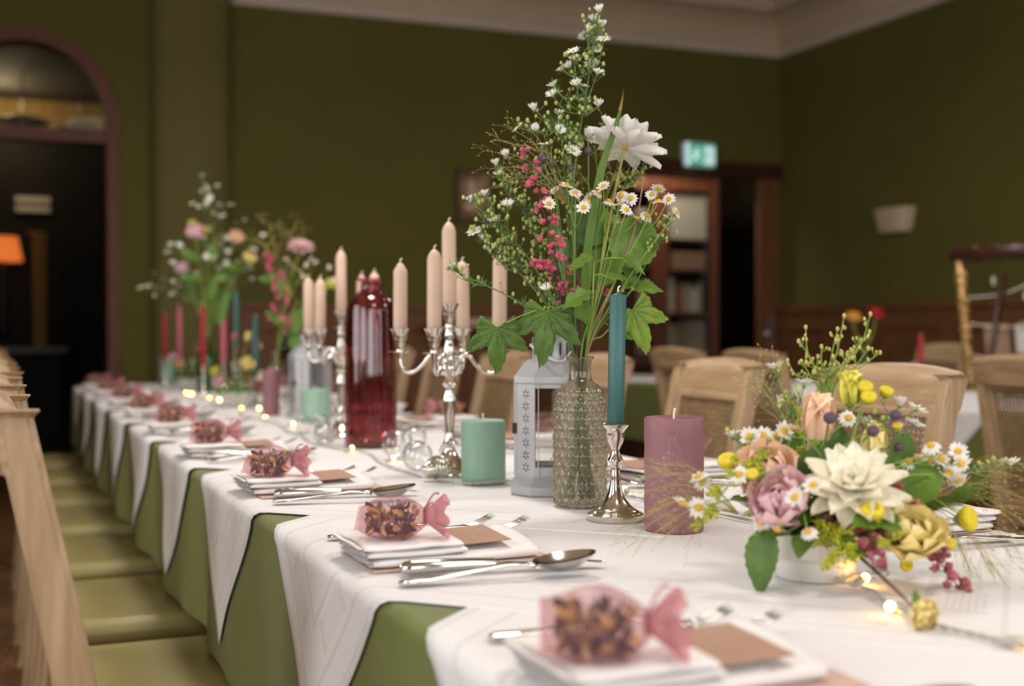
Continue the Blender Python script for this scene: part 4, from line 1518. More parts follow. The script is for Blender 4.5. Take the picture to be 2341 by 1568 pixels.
def candelabrum(x, y, rot, label, hts, lab):
    z0 = top(y)
    t = thing('candelabra', label, 'candelabra', (x, y, z0))
    pr = [(0, 0), (.043, 0), (.044, .003), (.042, .008), (.036, .011), (.028, .018), (.017, .030), (.0105, .042), (.0085, .050), (.0115, .055), (.0085, .060), (.0075, .075), (.0095, .100), (.0125, .125), (.0120, .135), (.0070, .147), (.0095, .153), (.0130, .158), (.0100, .164), (.0065, .169), (.0120, .175), (.0150, .181), (.0130, .190), (.0100, .196), (.0090, .205), (.0110, .215), (.0090, .225), (.0060, .232), (.0095, .238), (.0075, .246), (.0062, .256)]
    MB().lathe(pr, 32).build('column', 'silver', t, sharp=60)
    cup = [(.0050, -.022), (.0062, -.012), (.0190, -.0108), (.0195, -.0095), (.0075, -.0080), (.0072, 0), (.0100, .004), (.0095, .008), (.0108, .012), (.0140, .024), (.0172, .029), (.0178, .0305), (.0160, .0305), (.0128, .026), (.0120, .012), (0, .011)]
    cme = MB().lathe(cup, 28).mesh('candle_cup', 'silver', True, 60)
    inst(cme, 'candle_cup', t, Matrix.Translation((0, 0, 0.265)), world=False)
    pos = [(0, 0, 0.2765)]
    for q in range(4):
        a = rot + q * pi / 2
        c, s_ = cos(a), sin(a)
        P_ = lambda r, z: (r * c, r * s_, z)
        MB().tube(bez([P_(0.008, 0.182), P_(0.022, 0.204), P_(0.034, 0.206), P_(0.052, 0.186), P_(0.070, 0.176), P_(0.084, 0.182), P_(0.089, 0.198), P_(0.089, 0.212)], 6), 0.0036, 8).build('arm', 'silver', t)
        MB().tube(bez([P_(0.012, 0.205), P_(0.021, 0.196), P_(0.016, 0.178), P_(0.010, 0.172)], 5), [0.004] * 5 + [0.003] * 10 + [0.0015], 8).build('scroll', 'silver', t)
        inst(cme, 'candle_cup', t, Matrix.Translation(P_(0.089, 0.222)), world=False)
        pos.append(P_(0.089, 0.2335))
    for q, p_ in enumerate(pos):
        taper((x + p_[0], y + p_[1], z0 + p_[2]), 0.0122, hts[q], 'taper_cream', lab[q], 0, (0.01 * sin(q * 2.2), 0.006 * cos(q * 3)), 'shoulder' if q in (1, 3) else 'dome', 'cream candles in the candelabras')
    return t


# arms: 0 = right, 1 = back, 2 = left, 3 = front of the camera's view
candelabrum(0.725, 2.015, radians(-36), 'silver five-armed candelabra beside the mint pillar candle', [0.160, 0.150, 0.140, 0.134, 0.150],
            ['cream taper in the raised middle cup of the nearer candelabra', 'cream taper on the nearer candelabra, behind the aster twigs', 'cream taper on the nearer candelabra, right of the middle one', 'cream taper on the nearer candelabra, on the outer arm beside the bottle', 'cream taper on the nearer candelabra, left of the middle one'])
candelabrum(0.747, 2.82, radians(43), 'silver five-armed candelabra half hidden behind the wine-red bottle', [0.160, 0.150, 0.140, 0.134, 0.150],
            ['cream taper in the raised middle cup of the farther candelabra', 'cream taper of the farther candelabra showing above the bottle, with pointed tip', 'cream taper of the farther candelabra showing above the bottle, with bent wick', 'cream taper on the farther candelabra, the outermost beside the lantern', 'cream taper on the farther candelabra, between lantern and middle taper'])

for (x, y, mt, z, hh, lb, cst) in ((0.748, 4.90, 'wax_red', 0, 0.24, 'dark red taper in the far small candlestick', True), (0.715, 5.80, 'wax_red', 0, 0.21, 'dark red taper behind the farthest mint candle', True),
                                   (0.80, 5.95, 'wax_pink', 0, 0.25, 'dusty pink taper standing in front of the pilaster', True), (0.86, 5.10, 'wax_pink', 0, 0.23, 'pink taper beside the far clear bottle', True)):
    cst, ch = candlestick(x, y, 'small silver candlestick under the ' + lb.replace(' taper', ' candle'), 0.6, 0.9 if y < 5 else 0.95)
    taper((x, y, top(y) + ch), 0.0115, hh, mt, lb)


# ------------------------------------------------------------------ lanterns
def lantern(x, y, rz, label, s=1.0):
    z0 = top(y)
    t = thing('lantern', label, 'lantern', (x, y, z0), rz)
    t.scale = (s, s, s)

    def octa(w_, c):
        """square of half width w with corners cut by c"""
        return [(w_, -w_ + c), (w_, w_ - c), (w_ - c, w_), (-w_ + c, w_), (-w_, w_ - c), (-w_, -w_ + c), (-w_ + c, -w_), (w_ - c, -w_)]

    def shell(levels):
        m_ = MB()
        rings = [[(px_, py_, z) for px_, py_ in octa(w_, c)] for w_, c, z in levels]
        m_.grid(lambda i, j: rings[i][j], len(rings), 8, cv=True)
        return m_
    k = 0.030
    m_ = shell([(0.060, k, 0.0), (0.061, k, 0.002), (0.061, k, 0.014), (0.052, 0.026, 0.028), (0.052, 0.026, 0.030)])
    m_.f += [tuple(range(7, -1, -1)), tuple(32 + q for q in range(8))]
    m_.build('base', 'zinc', t, smooth=False)
    # corner panels with pierced flowers
    w_, c = 0.051, 0.027
    pts_ = octa(w_, c)
    hole = []
    for f in range(4):
        a, b = Vector(pts_[2 * f + 1]), Vector(pts_[(2 * f + 2) % 8])
        mid, tt = (a + b) / 2, (b - a).normalized()
        nn = Vector((mid.x, mid.y)).normalized()
        R = Matrix(((tt.x, nn.x, 0), (tt.y, nn.y, 0), (0, 0, 1)))
        wd = (b - a).length
        pm = MB()
        pm.box((mid.x, mid.y, 0.099), (wd, 0.0012, 0.142), R)
        for s2 in (-1, 1):
            q = mid + tt * s2 * (wd / 2 + 0.0035) - nn * 0.0035
            R2 = Matrix.Rotation(s2 * radians(-45), 3, 'Z') @ R
            pm.box((q.x, q.y, 0.099), (0.011, 0.0012, 0.142), R2)
        pm = pm.build('corner_panel', 'zinc', t, smooth=False)
        hm = MB()
        for g in range(7):
            zc = 0.042 + g * 0.0185
            for h in range(6):
                an = pi / 6 + h * pi / 3
                ctr = mid + tt * cos(an) * 0.0048 + nn * 0.0007
                Rh = R @ Matrix.Rotation(-an, 3, 'Y')
                hm.ball((ctr.x, ctr.y, zc + sin(an) * 0.0048), 0.0028, 6, 4, (1, 0.12, 0.38), Rh)
        hm.build('flower_cutouts', 'black', pm, smooth=False)
    # glass faces with a slim frame
    for f in range(4):
        a, b = Vector(pts_[2 * f]), Vector(pts_[2 * f + 1])
        mid, tt = (a + b) / 2, (b - a).normalized()
        nn = Vector((mid.x, mid.y)).normalized()
        R = Matrix(((tt.x, nn.x, 0), (tt.y, nn.y, 0), (0, 0, 1)))
        wd = (b - a).length
        MB().box((mid.x, mid.y, 0.036), (wd, 0.002, 0.014), R).build('lower_face_rail', 'zinc', t, smooth=False)
        MB().box((mid.x, mid.y, 0.166), (wd, 0.002, 0.008), R).build('upper_face_rail', 'zinc', t, smooth=False)
        MB().box((mid.x, mid.y, 0.103), (wd, 0.001, 0.122), R).build('glass_pane', 'glass_clear', t, smooth=False)
    m_ = shell([(0.054, k, 0.168), (0.056, k, 0.170), (0.056, k, 0.179), (0.037, 0.022, 0.203), (0.030, 0.018, 0.204)])
    m_.f += [tuple(range(7, -1, -1)), tuple(32 + q for q in range(8))]
    m_.build('roof', 'zinc', t, smooth=False)
    ch = MB().lathe([(0.0285, 0.203), (0.0285, 0.236), (0.0270, 0.2385), (0.0200, 0.2395), (0.0205, 0.2405), (0.0205, 0.256), (0.019, 0.258), (0, 0.2585)], 32).build('chimney', 'zinc', t, sharp=40)
    hm = MB()
    for q in range(12):
        a = 2 * pi * q / 12
        R = Matrix.Rotation(a, 3, 'Z')
        hm.ball((0.0286 * cos(a), 0.0286 * sin(a), 0.2205), 0.012, 6, 6, (0.06, 0.20, 0.95), R)
    for q in range(6):
        a = 2 * pi * q / 6
        R = Matrix.Rotation(a, 3, 'Z')
        hm.ball((0.0206 * cos(a), 0.0206 * sin(a), 0.2485), 0.0036, 8, 6, (0.2, 1, 1), R)
    hm.build('vent_slots', 'black', ch, smooth=False)
    a = radians(-75)
    dx, dy = cos(a), sin(a)
    ox, oy = -dy, dx
    pl = bez([(0.031 * ox * -1, 0.031 * oy * -1, 0.228), (-0.033 * ox + 0.012 * dx, -0.033 * oy + 0.012 * dy, 0.224), (-0.012 * ox + 0.042 * dx, -0.012 * oy + 0.042 * dy, 0.206), (0.0 * ox + 0.048 * dx, 0.048 * dy, 0.2025), (0.012 * ox + 0.042 * dx, 0.012 * oy + 0.042 * dy, 0.206), (0.033 * ox + 0.012 * dx, 0.033 * oy + 0.012 * dy, 0.224), (0.031 * ox, 0.031 * oy, 0.228)], 6)
    MB().tube(pl, 0.0013, 6).build('bail_handle', 'white_metal', t)
    q = pts_[5]
    MB().box((q[0] - 0.004, q[1] + 0.004, 0.10), (0.008, 0.006, 0.016)).build('latch', 'black', t, smooth=False)
    tl = thing('tealight', 'tealight in a metal cup inside the ' + ('nearer' if y < 2.5 else 'farther') + ' lantern', 'candle', (x, y, z0 + 0.0302 * s))
    MB().lathe([(0, 0), (0.0185, 0), (0.0192, 0.001), (0.0192, 0.015), (0.0182, 0.0152), (0.018, 0.010), (0, 0.010)], 24).build('cup', 'chrome_dull', tl, sharp=40)
    MB().lathe([(0.0178, 0.0101), (0.0178, 0.012), (0, 0.0118)], 20).build('wax', 'porcelain', tl)
    MB().tube([(0, 0, 0.0118), (0.0008, 0, 0.023)], 0.0009, 5).build('wick', 'wick', tl)
    return t


lantern(0.790, 1.735, radians(-24), 'zinc lantern with pierced flower panels behind the bubbled bottle')
lantern(0.835, 3.50, radians(8), 'second zinc lantern, partly hidden by the farther candelabra')

# ------------------------------------------------------------------ bottles and glass balls
t = thing('hobnail_bottle', 'clear bubbled glass bottle holding the tall bouquet', 'bottle', (0.765, 1.580, top(1.58)))
HB = t
prf = [(0.0, 0.003), (0.030, 0.0), (0.0355, 0.003)]
nb = 110
for q in range(nb + 1):
    z = 0.006 + (0.166 - 0.006) * q / nb
    r = 0.0365 if z < 0.135 else 0.0365 - 0.0085 * ((z - 0.135) / 0.031) ** 2
    prf.append((r, z))
prf += [(0.0245, 0.171), (0.0190, 0.176), (0.0163, 0.180), (0.0160, 0.190), (0.0160, 0.204), (0.0172, 0.207), (0.0195, 0.2085), (0.0197, 0.2110), (0.0180, 0.2125), (0.0150, 0.2115)]


def hob(r, z, a):
    if z < 0.004 or z > 0.172:
        return r
    ph_ = 0.0130 if z < 0.11 else 0.0130 + 0.0
    row = z / ph_
    kr = int(math.floor(row))
    best = 0
    for rr in (kr - 1, kr, kr + 1):
        zc = (rr + 0.5) * ph_
        off = 0.5 if rr % 2 else 0.0
        cell = a / (2 * pi) * 17 - off
        da = (cell - round(cell)) * 2 * pi / 17 * 0.0365
        d = sqrt((da / 0.0064) ** 2 + ((z - zc) / 0.0084) ** 2)
        best = max(best, 1 - d ** 2.2)
    return r + 0.0026 * max(0, best)


MB().lathe(prf, 170, rfn=hob, caps=False).build('glass_body', 'glass_hob', t)
thin_glass('water', (0.93, 0.92, 0.84), fac=0.4, haze=0.05, hazecol=(0.7, 0.65, 0.5))
MB().lathe([(0.0325, 0.006), (0.0325, 0.135), (0.026, 0.158), (0.0, 0.158)], 28, caps=False).build('water', 'water', t)

t = thing('wine_bottle', 'tall wine-red ribbed glass bottle between the two candelabras', 'bottle', (0.744, 2.564, top(2.564)))
prf = [(0.0, 0.004), (0.050, 0.0), (0.0555, 0.003), (0.0565, 0.008), (0.0560, 0.15), (0.0548, 0.27), (0.0535, 0.293), (0.0490, 0.310), (0.0400, 0.322), (0.0270, 0.330), (0.0225, 0.334), (0.0210, 0.340), (0.0210, 0.352), (0.0225, 0.354), (0.0290, 0.3555), (0.0298, 0.3580), (0.0285, 0.3605), (0.0190, 0.3605)]
fine = []
for (r0, z0), (r1, z1) in zip(prf[:-1], prf[1:]):
    m_ = max(1, int(abs(z1 - z0) / 0.02))
    fine += [(r0 + (r1 - r0) * q / m_, z0 + (z1 - z0) * q / m_) for q in range(m_)]
fine.append(prf[-1])
MB().lathe(fine, 96, rfn=lambda r, z, a: r * (1 - (0.018 * abs(sin(11 * a)) if 0.008 < z < 0.290 else 0)), caps=False).build('glass_body', 'glass_wine', t)
MB().lathe([(0.0, 0.012), (0.048, 0.010), (0.052, 0.014), (0.051, 0.15), (0.0500, 0.27), (0.045, 0.30), (0.030, 0.322), (0.0190, 0.333), (0.0178, 0.355)], 40, caps=False).build('inner_wall', 'glass_wine', t)


def small_bottle(x, y, h, r, mat, label):
    t = thing('glass_bottle', label, 'bottle', (x, y, top(y)))
    MB().lathe([(0, .002), (r * .9, 0), (r, .004), (r, h * .62), (r * .85, h * .70), (r * .4, h * .78), (r * .34, h * .82), (r * .34, h * .95), (r * .46, h * .96), (r * .46, h), (r * .28, h)], 28, caps=False).build('glass_body', mat, t)
    return t


small_bottle(0.80, 5.15, 0.22, 0.042, 'glass_green', 'green glass bottle holding the farthest tall bouquet')
small_bottle(0.875, 4.90, 0.20, 0.042, 'glass_clear', 'clear bottle holding a tall teal taper, among the far flowers')
taper((0.875, 4.90, top(4.9) + 0.185), 0.0115, 0.22, 'wax_teal', 'teal taper standing in a far clear bottle')
small_bottle(0.84, 5.75, 0.20, 0.045, 'glass_clear', 'empty clear bottle near the far end of the table')
small_bottle(0.825, 3.92, 0.19, 0.038, 'glass_clear', 'clear bottle holding the bouquet with the pink dahlia')
cst, ch = candlestick(0.80, 4.12, 'small silver candlestick under the half-hidden teal taper', 0.6, 0.8)
taper((0.80, 4.12, top(4.12) + ch), 0.0115, 0.20, 'wax_teal', 'teal taper half hidden behind the pink dahlia bouquet')

r6 = random.Random(4)
for x, y, r, lb in ((0.718, 2.290, 0.0300, 'clear glass ball touching the wine-red bottle'), (0.690, 2.085, 0.0270, 'clear glass ball nearest the base of the nearer candelabra'), (0.800, 2.440, 0.0260, 'clear glass ball behind the other two, showing between them'),
                    (0.662, 2.640, 0.0250, 'glass ball at the foot of the farther candelabra'), (0.690, 2.960, 0.0210, 'small glass ball in front of the squat mint candle'), (0.755, 3.060, 0.0190, 'smallest glass ball, touching the squat mint candle'), (0.742, 2.985, 0.0200, 'glass ball between two smaller ones by the squat mint candle'),
                    (0.775, 2.14, 0.0240, 'clear glass ball behind the nearer candelabra foot')):
    t = thing('glass_ball', lb, 'ornament', (x, y, top(y)), 0, 'glass balls along the table')
    MB().ball((0, 0, r), r, 32, 20).build('glass_shell', 'glass_ball', t)
    R = Euler((r6.uniform(-1, 1), r6.uniform(-1, 1), 0)).to_matrix()
    MB().lathe([(0.0035, r), (0.0045, r + 0.001), (0.004, r + 0.004), (0, r + 0.005)], 12, (0, 0, r), R).build('cap', 'silver', t)
for x, y, a, lb in ((0.692, 1.985, 0.5, 'silver ribbed ornament lying at the foot of the nearer candelabra'), (0.672, 1.935, -0.7, 'smaller silver ribbed ornament in front of the nearer candelabra'), (0.690, 2.74, 0.3, 'silver ribbed ornament at the foot of the farther candelabra')):
    t = thing('silver_ornament', lb, 'ornament', (x, y, top(y)), a, 'silver ribbed ornaments')
    R = Matrix.Rotation(radians(80), 3, 'Y')
    pr = []
    for q in range(41):
        z = 0.048 * q / 40
        pr.append((max(0.0005, 0.0165 * sin(pi * min(1, 0.08 + q / 40 * 0.9)) ** 0.6 * (1 - 0.12 * (q % 4 == 0) - 0.04 * (q % 2))), z))
    MB().lathe(pr, 24, (-0.022, 0, 0.0165), R).build('ribbed_body', 'silver', t, sharp=50)
    MB().tube([(0.026, 0.003 * cos(q), 0.022 + 0.003 * sin(q)) for q in [i * 0.7 for i in range(10)]], 0.0006, 4).build('hanger', 'silver', t)

# ------------------------------------------------------------------ string lights
def string_light(pts_, leds, label):
    base = Vector((pts_[0][0], pts_[0][1], top(pts_[0][1])))
    t = thing('string_lights', label, 'string lights', base)
    path = bez([(x, y, top(y) + 0.0035 + (q[0] if q else 0)) for x, y, *q in pts_], 14)
    ln = 0
    acc = [0]
    for a, b in zip(path[:-1], path[1:]):
        ln += (b - a).length
        acc.append(ln)
    for ph_ in (0, pi):
        st = [p_ + Vector((0.0016 * cos(s * 260 + ph_), 0.0016 * sin(s * 260 + ph_), 0.0013 * sin(s * 260 + ph_))) for p_, s in zip(path, acc)]
        MB().tube(st, 0.0012, 5).build('wire', 'wire_clear', t, world=True)
    for (x, y, dx, dy) in leds:
        z = top(y) + 0.007
        d = Vector((dx, dy, 0.1)).normalized()
        p0 = Vector((x, y, z))
        b = MB().tube([p0 - d * 0.020, p0 - d * 0.008, p0 - d * 0.004, p0 + d * 0.006], [0.0018, 0.0045, 0.0042, 0.0034], 10).build('bulb_holder', 'wire_clear', t, world=True)
        b2 = MB().ball(p0 + d * 0.010, 0.0042, 10, 8).build('bulb', 'led', t, world=True)
    return t


string_light([(0.715, 0.62), (0.728, 0.70), (0.735, 0.742), (0.722, 0.80), (0.722, 0.852), (0.742, 0.90), (0.762, 0.945), (0.742, 0.972, .006), (0.775, 0.99, .004), (0.86, 1.05), (0.90, 1.30), (0.87, 1.60), (0.86, 1.79), (0.75, 1.832, .004), (0.70, 1.855), (0.668, 1.93)],
             [(0.772, 0.972, 0.9, 0.5), (0.727, 0.868, -0.6, -0.2), (0.735, 0.735, 0.5, -0.6), (0.90, 1.22, 0, 1), (0.88, 1.66, 0.3, 1)],
             'clear wire string of small warm lights by the bowl of flowers')
string_light([(0.66, 1.98), (0.66, 2.2), (0.69, 2.40), (0.66, 2.50), (0.64, 2.68), (0.66, 2.85), (0.66, 3.0), (0.69, 3.3), (0.66, 3.6), (0.71, 3.85), (0.76, 3.86), (0.68, 4.2), (0.705, 4.42), (0.69, 4.55), (0.67, 4.83), (0.72, 5.2)],
             [(0.685, 2.23, 0.5, 0.5), (0.668, 2.46, 0.6, 0.6), (0.815, 2.70, 0.2, 1), (0.701, 3.85, 0.3, 1), (0.748, 3.85, 1, 0.2), (0.702, 4.47, 0.2, 1), (0.716, 4.39, 1, 0.2), (0.672, 4.80, 0.3, 1), (0.685, 4.84, 1, 0.4), (0.678, 4.90, 0.5, 1), (0.69, 3.42, .2, 1), (0.70, 3.15, .6, .4)],
             'string of small warm lights winding between the far decorations')

# ------------------------------------------------------------------ flower pieces
rf_ = random.Random(99)
U = rf_.uniform


def petal(L_, W_, cup=0.2, curl=0.15, tip=0.6, ruffle=0.0, nx=6, ny=5, base=0.35, last=0.18):
    """petal along +X: returns grid function data"""
    vs = []
    for i in range(nx):
        u = i / (nx - 1)
        w_ = W_ * (base * (1 - u) + (1 - base * (1 - u)) * max(0.0, sin(pi * min(1, 0.12 + 0.88 * u ** 0.9))) ** tip)
        if i == nx - 1:
            w_ = W_ * last
        for j in range(ny):
            v = -1 + 2 * j / (ny - 1)
            x = L_ * u * (1 - 0.03 * v * v)
            z = cup * W_ * v * v * (0.4 + 0.6 * u) + curl * L_ * u * u + ruffle * L_ * u * sin(v * 5 + u * 3)
            vs.append((x, v * w_, z))
    fs = [(i * ny + j, (i + 1) * ny + j, (i + 1) * ny + j + 1, i * ny + j + 1) for i in range(nx - 1) for j in range(ny - 1)]
    return vs, fs


def add_petal(mb, data, az, el, r0=0.0, z0=0.0, s=1.0, roll=0.0):
    R = Matrix.Rotation(az, 3, 'Z') @ Matrix.Rotation(-el, 3, 'Y') @ Matrix.Rotation(roll, 3, 'X')
    vs = []
    for v in data[0]:
        q = R @ (Vector(v) * s)
        vs.append((q.x + r0 * cos(az), q.y + r0 * sin(az), q.z + z0))
    mb.add(vs, data[1])


def daisy_mesh(nm, n, L_, W_, el, mat, jit=0.15, droop=0.0):
    mb = MB()
    d = petal(L_, W_, 0.1, droop, 0.35, 0, 4, 3, 0.5)
    for i in range(n):
        add_petal(mb, d, 2 * pi * i / n + U(-jit, jit), el + U(-0.14, 0.14), 0.0018, 0, U(0.85, 1.08), U(-.2, .2))
    return mb.mesh(nm, mat)


def dome_mesh(nm, r, h, mat, n=10):
    return MB().lathe([(r * 0.8, -h * 0.4), (r, 0), (r * 0.85, h * 0.55), (r * 0.5, h * 0.9), (0, h)], n).mesh(nm, mat)


ASTER = [daisy_mesh('flower_head', 20, 0.0098, 0.0013, radians(a), 'petal_white') for a in (12, 38, 58)]
ASTER_C = dome_mesh('flower_centre', 0.0024, 0.002, 'disc_green')
CHAM = [daisy_mesh('flower_head', 13, 0.0092, 0.0021, radians(a), 'petal_white', 0.08, b) for a, b in ((4, -0.08), (14, 0.0), (-14, -0.25))]
CHAM_C = dome_mesh('flower_centre', 0.0040, 0.0036, 'disc_yellow', 14)
BUTTON = MB().lathe([(0.004, -0.006), (0.0085, -0.004), (0.0105, 0.0005), (0.0100, 0.0035), (0.0075, 0.0052), (0.0045, 0.0042), (0.0020, 0.0030), (0, 0.0030)], 20).mesh('flower_head', 'button_yellow')
CALYX = MB().lathe([(0.0012, -0.012), (0.006, -0.007), (0.0088, -0.0042), (0.0080, -0.0035), (0, -0.004)], 14).mesh('calyx', 'stem_green')
_pd = petal(0.040, 0.0125, 0.42, 0.10, 0.55, 0.0, 8, 5, 0.3)
PD_CREAM = None


def petal_mesh(mat, L_, W_, **k):
    vs, fs = petal(L_, W_, **k)
    return MB().add(vs, fs).mesh('petal', mat)


def dahlia(t, pos, nrm, R, mat, rings=None, disc='disc_yellow', s0=0):
    hd = inst(dome_mesh('flower_head', R * 0.10, R * 0.08, disc, 12), 'flower_head', t, frame(pos, nrm, s0))
    pm = petal_mesh(mat, 1.0, 0.25, cup=0.5, curl=0.08, tip=0.72, nx=9, ny=5, base=0.28, last=0.07)
    rings = rings or ((8, 1.0, -10, 0.0), (8, 1.0, 6, 0.02), (8, 0.90, 22, 0.04), (7, 0.70, 40, 0.06), (5, 0.46, 60, 0.07), (4, 0.28, 76, 0.08))
    for q, (n, l_, el, z) in enumerate(rings):
        for i in range(n):
            az = 2 * pi * (i + 0.5 * (q % 2)) / n + U(-0.1, 0.1)
            o = sub(pm, 'petal', hd)
            o.matrix_local = Matrix.Translation((0.05 * R * cos(az), 0.05 * R * sin(az), z * R)) @ Matrix.Rotation(az, 4, 'Z') @ Matrix.Rotation(-radians(el + U(-6, 6)), 4, 'Y') @ Matrix.Rotation(U(-.2, .2), 4, 'X') @ Matrix.Diagonal((R * l_ * U(.93, 1.05), R * l_ ** 0.6 * U(.9, 1.1), R * l_, 1))
    return hd


def rose(t, pos, nrm, R, mat, kind='open', s0=0):
    """ruffled lisianthus or rose: cupped petals in turns"""
    hd = inst(MB().lathe([(R * 0.10, -R * 0.35), (R * 0.22, -R * 0.15), (R * 0.2, 0.05 * R), (0, 0.12 * R)], 12).mesh('flower_head', 'stem_green' if kind != 'full' else mat), 'flower_head', t, frame(pos, nrm, s0))
    pm = petal_mesh(mat, 1.0, 0.62, cup=0.55, curl=0.30, tip=0.55, ruffle=0.07, nx=8, ny=9, base=0.35)
    rings = {'open': ((5, 1.0, 28, 0), (5, 0.92, 50, .03), (4, 0.78, 68, .05), (3, 0.58, 80, .06), (3, .42, 88, .06)),
             'tall': ((3, 1.5, 74, 0), (3, 1.45, 84, .03), (2, 1.2, 90, .03)),
             'full': ((6, 1.0, 12, 0), (6, 0.95, 32, .03), (6, 0.85, 52, .06), (5, 0.7, 68, .08), (4, .5, 80, .1), (3, .35, 90, .1))}[kind]
    for q, (n, l_, el, z) in enumerate(rings):
        for i in range(n):
            az = 2 * pi * (i + 0.5 * (q % 2)) / n + U(-0.2, 0.2)
            o = sub(pm, 'petal', hd)
            wd = 1.0 if kind != 'tall' else 0.62
            o.matrix_local = Matrix.Translation((0.10 * R * cos(az), 0.10 * R * sin(az), (z - 0.1) * R)) @ Matrix.Rotation(az, 4, 'Z') @ Matrix.Rotation(-radians(el + U(-7, 7)), 4, 'Y') @ Matrix.Rotation(U(-.2, .2), 4, 'X') @ Matrix.Diagonal((R * l_, R * max(l_, .5) * wd * U(.9, 1.1), R * l_ * 0.8, 1))
    return hd


def floret_mesh(mat):
    mb = MB()
    d = petal(0.0072, 0.0042, 0.3, 0.15, 0.5, 0.08, 4, 3, 0.4)
    for i in range(4):
        add_petal(mb, d, i * pi / 2 + U(-.3, .3), radians(U(20, 60)), 0.0005)
    mb.ball((0, 0, 0.0015), 0.0022, 6, 4)
    return mb.mesh('floret', mat)


FLORET = {m_: [floret_mesh(m_) for _ in range(3)] for m_ in ('petal_magenta', 'petal_wine')}


def leaf_mesh(L_, W_, mat, lobes=0, serr=0.06, fold=0.25, curl=-0.25, nx=16, ny=9, nm='leaf'):
    vs = []
    for i in range(nx):
        u = i / (nx - 1)
        w_ = W_ * (sin(pi * u ** 0.75) ** 0.8 if 0 < u < 1 else 0.02)
        w_ *= 1 + serr * (1 if i % 2 else -1)
        if lobes:
            w_ *= 0.55 + 0.45 * abs(sin(pi * u * lobes + 0.4))
        for j in range(ny):
            v = -1 + 2 * j / (ny - 1)
            vein = 0.012 * L_ * abs(sin((u * 7 - abs(v) * 1.6) * pi)) * (1 - abs(v)) * 0.5
            vs.append((L_ * u - 0.10 * L_ * abs(v) * 0.5 * (1 - u) + 0.12 * L_ * abs(v) * lobes * 0.1, v * w_, fold * abs(v) * w_ + curl * L_ * u * u + vein))
    fs = [(i * ny + j, (i + 1) * ny + j, (i + 1) * ny + j + 1, i * ny + j + 1) for i in range(nx - 1) for j in range(ny - 1)]
    return MB().add(vs, fs).mesh(nm, mat)


def currant_leaf(S, mat, nm='leaf'):
    """three-lobed toothed leaf, stalk at the origin, middle lobe along +X"""
    lob = ((0, 1.0, 0.36), (radians(54), 0.84, 0.36), (radians(-54), 0.84, 0.36), (radians(104), 0.50, 0.42), (radians(-104), 0.50, 0.42))
    na, nr = 121, 9
    vs = []
    for i in range(na):
        a = radians(-128) + radians(256) * i / (na - 1)
        r = 0.46
        for a0, l_, w_ in lob:
            r = max(r, l_ * max(0.0, 1 - abs(a - a0) / (w_ * 2.0)) ** 0.75 if abs(a - a0) > 0.04 else l_)
        r *= 1 + 0.075 * ((i % 4) / 3 - 0.5)
        for j in range(nr):
            q = j / (nr - 1)
            ve = min(abs(a - a0) for a0, _, _ in lob)
            z = 0.06 * sin(min(ve, 0.45) * 7) * q + 0.020 * sin(q * 16 + ve * 6) * q - 0.34 * (r * q) ** 2 - 0.10 * abs(sin(a)) * q
            vs.append((S * r * q * cos(a), S * r * q * sin(a), S * z))
    fs = [(i * nr + j, (i + 1) * nr + j, (i + 1) * nr + j + 1, i * nr + j + 1) for i in range(na - 1) for j in range(nr - 1)]
    return MB().add(vs, fs).mesh(nm, mat)


def currant_veins(S):
    mb = MB()
    for a0, l_ in ((0, 0.92), (radians(54), 0.74), (radians(-54), 0.74), (radians(104), 0.42), (radians(-104), 0.42)):
        def pz(a, rq):
            ve = min(abs(a - b) for b in (0, radians(54), radians(-54), radians(104), radians(-104)))
            return -0.34 * rq * rq - 0.10 * abs(sin(a)) * rq / 0.8 + 0.012
        mb.tube([(S * l_ * q / 8 * cos(a0), S * l_ * q / 8 * sin(a0), S * pz(a0, l_ * q / 8)) for q in range(9)], [S * 0.009 * (1 - 0.1 * q) for q in range(9)], 4)
        for g in range(1, 6):
            for s in (-1, 1):
                r0 = l_ * g / 6.5
                p0 = Vector((S * r0 * cos(a0), S * r0 * sin(a0), S * pz(a0, r0)))
                a1 = a0 + s * 0.7
                l1 = 0.13 * l_ * (1.2 - 0.12 * g)
                mb.tube([p0, p0 + Vector((cos(a1), sin(a1), 0.05)) * S * l1], [S * 0.005, S * 0.002], 4)
    return mb.mesh('veins', 'leaf_pale')


def pointing(pos, xdir, up, s=1.0):
    x = Vector(xdir).normalized()
    z = Vector(up)
    z = (z - x * z.dot(x)).normalized()
    y = z.cross(x)
    return Matrix(((x.x * s, y.x * s, z.x * s, pos[0]), (x.y * s, y.y * s, z.y * s, pos[1]), (x.z * s, y.z * s, z.z * s, pos[2]), (0, 0, 0, 1)))


TOCAM = lambda p: (Vector((0, 0, CAMZ)) - Vector(p)).normalized()


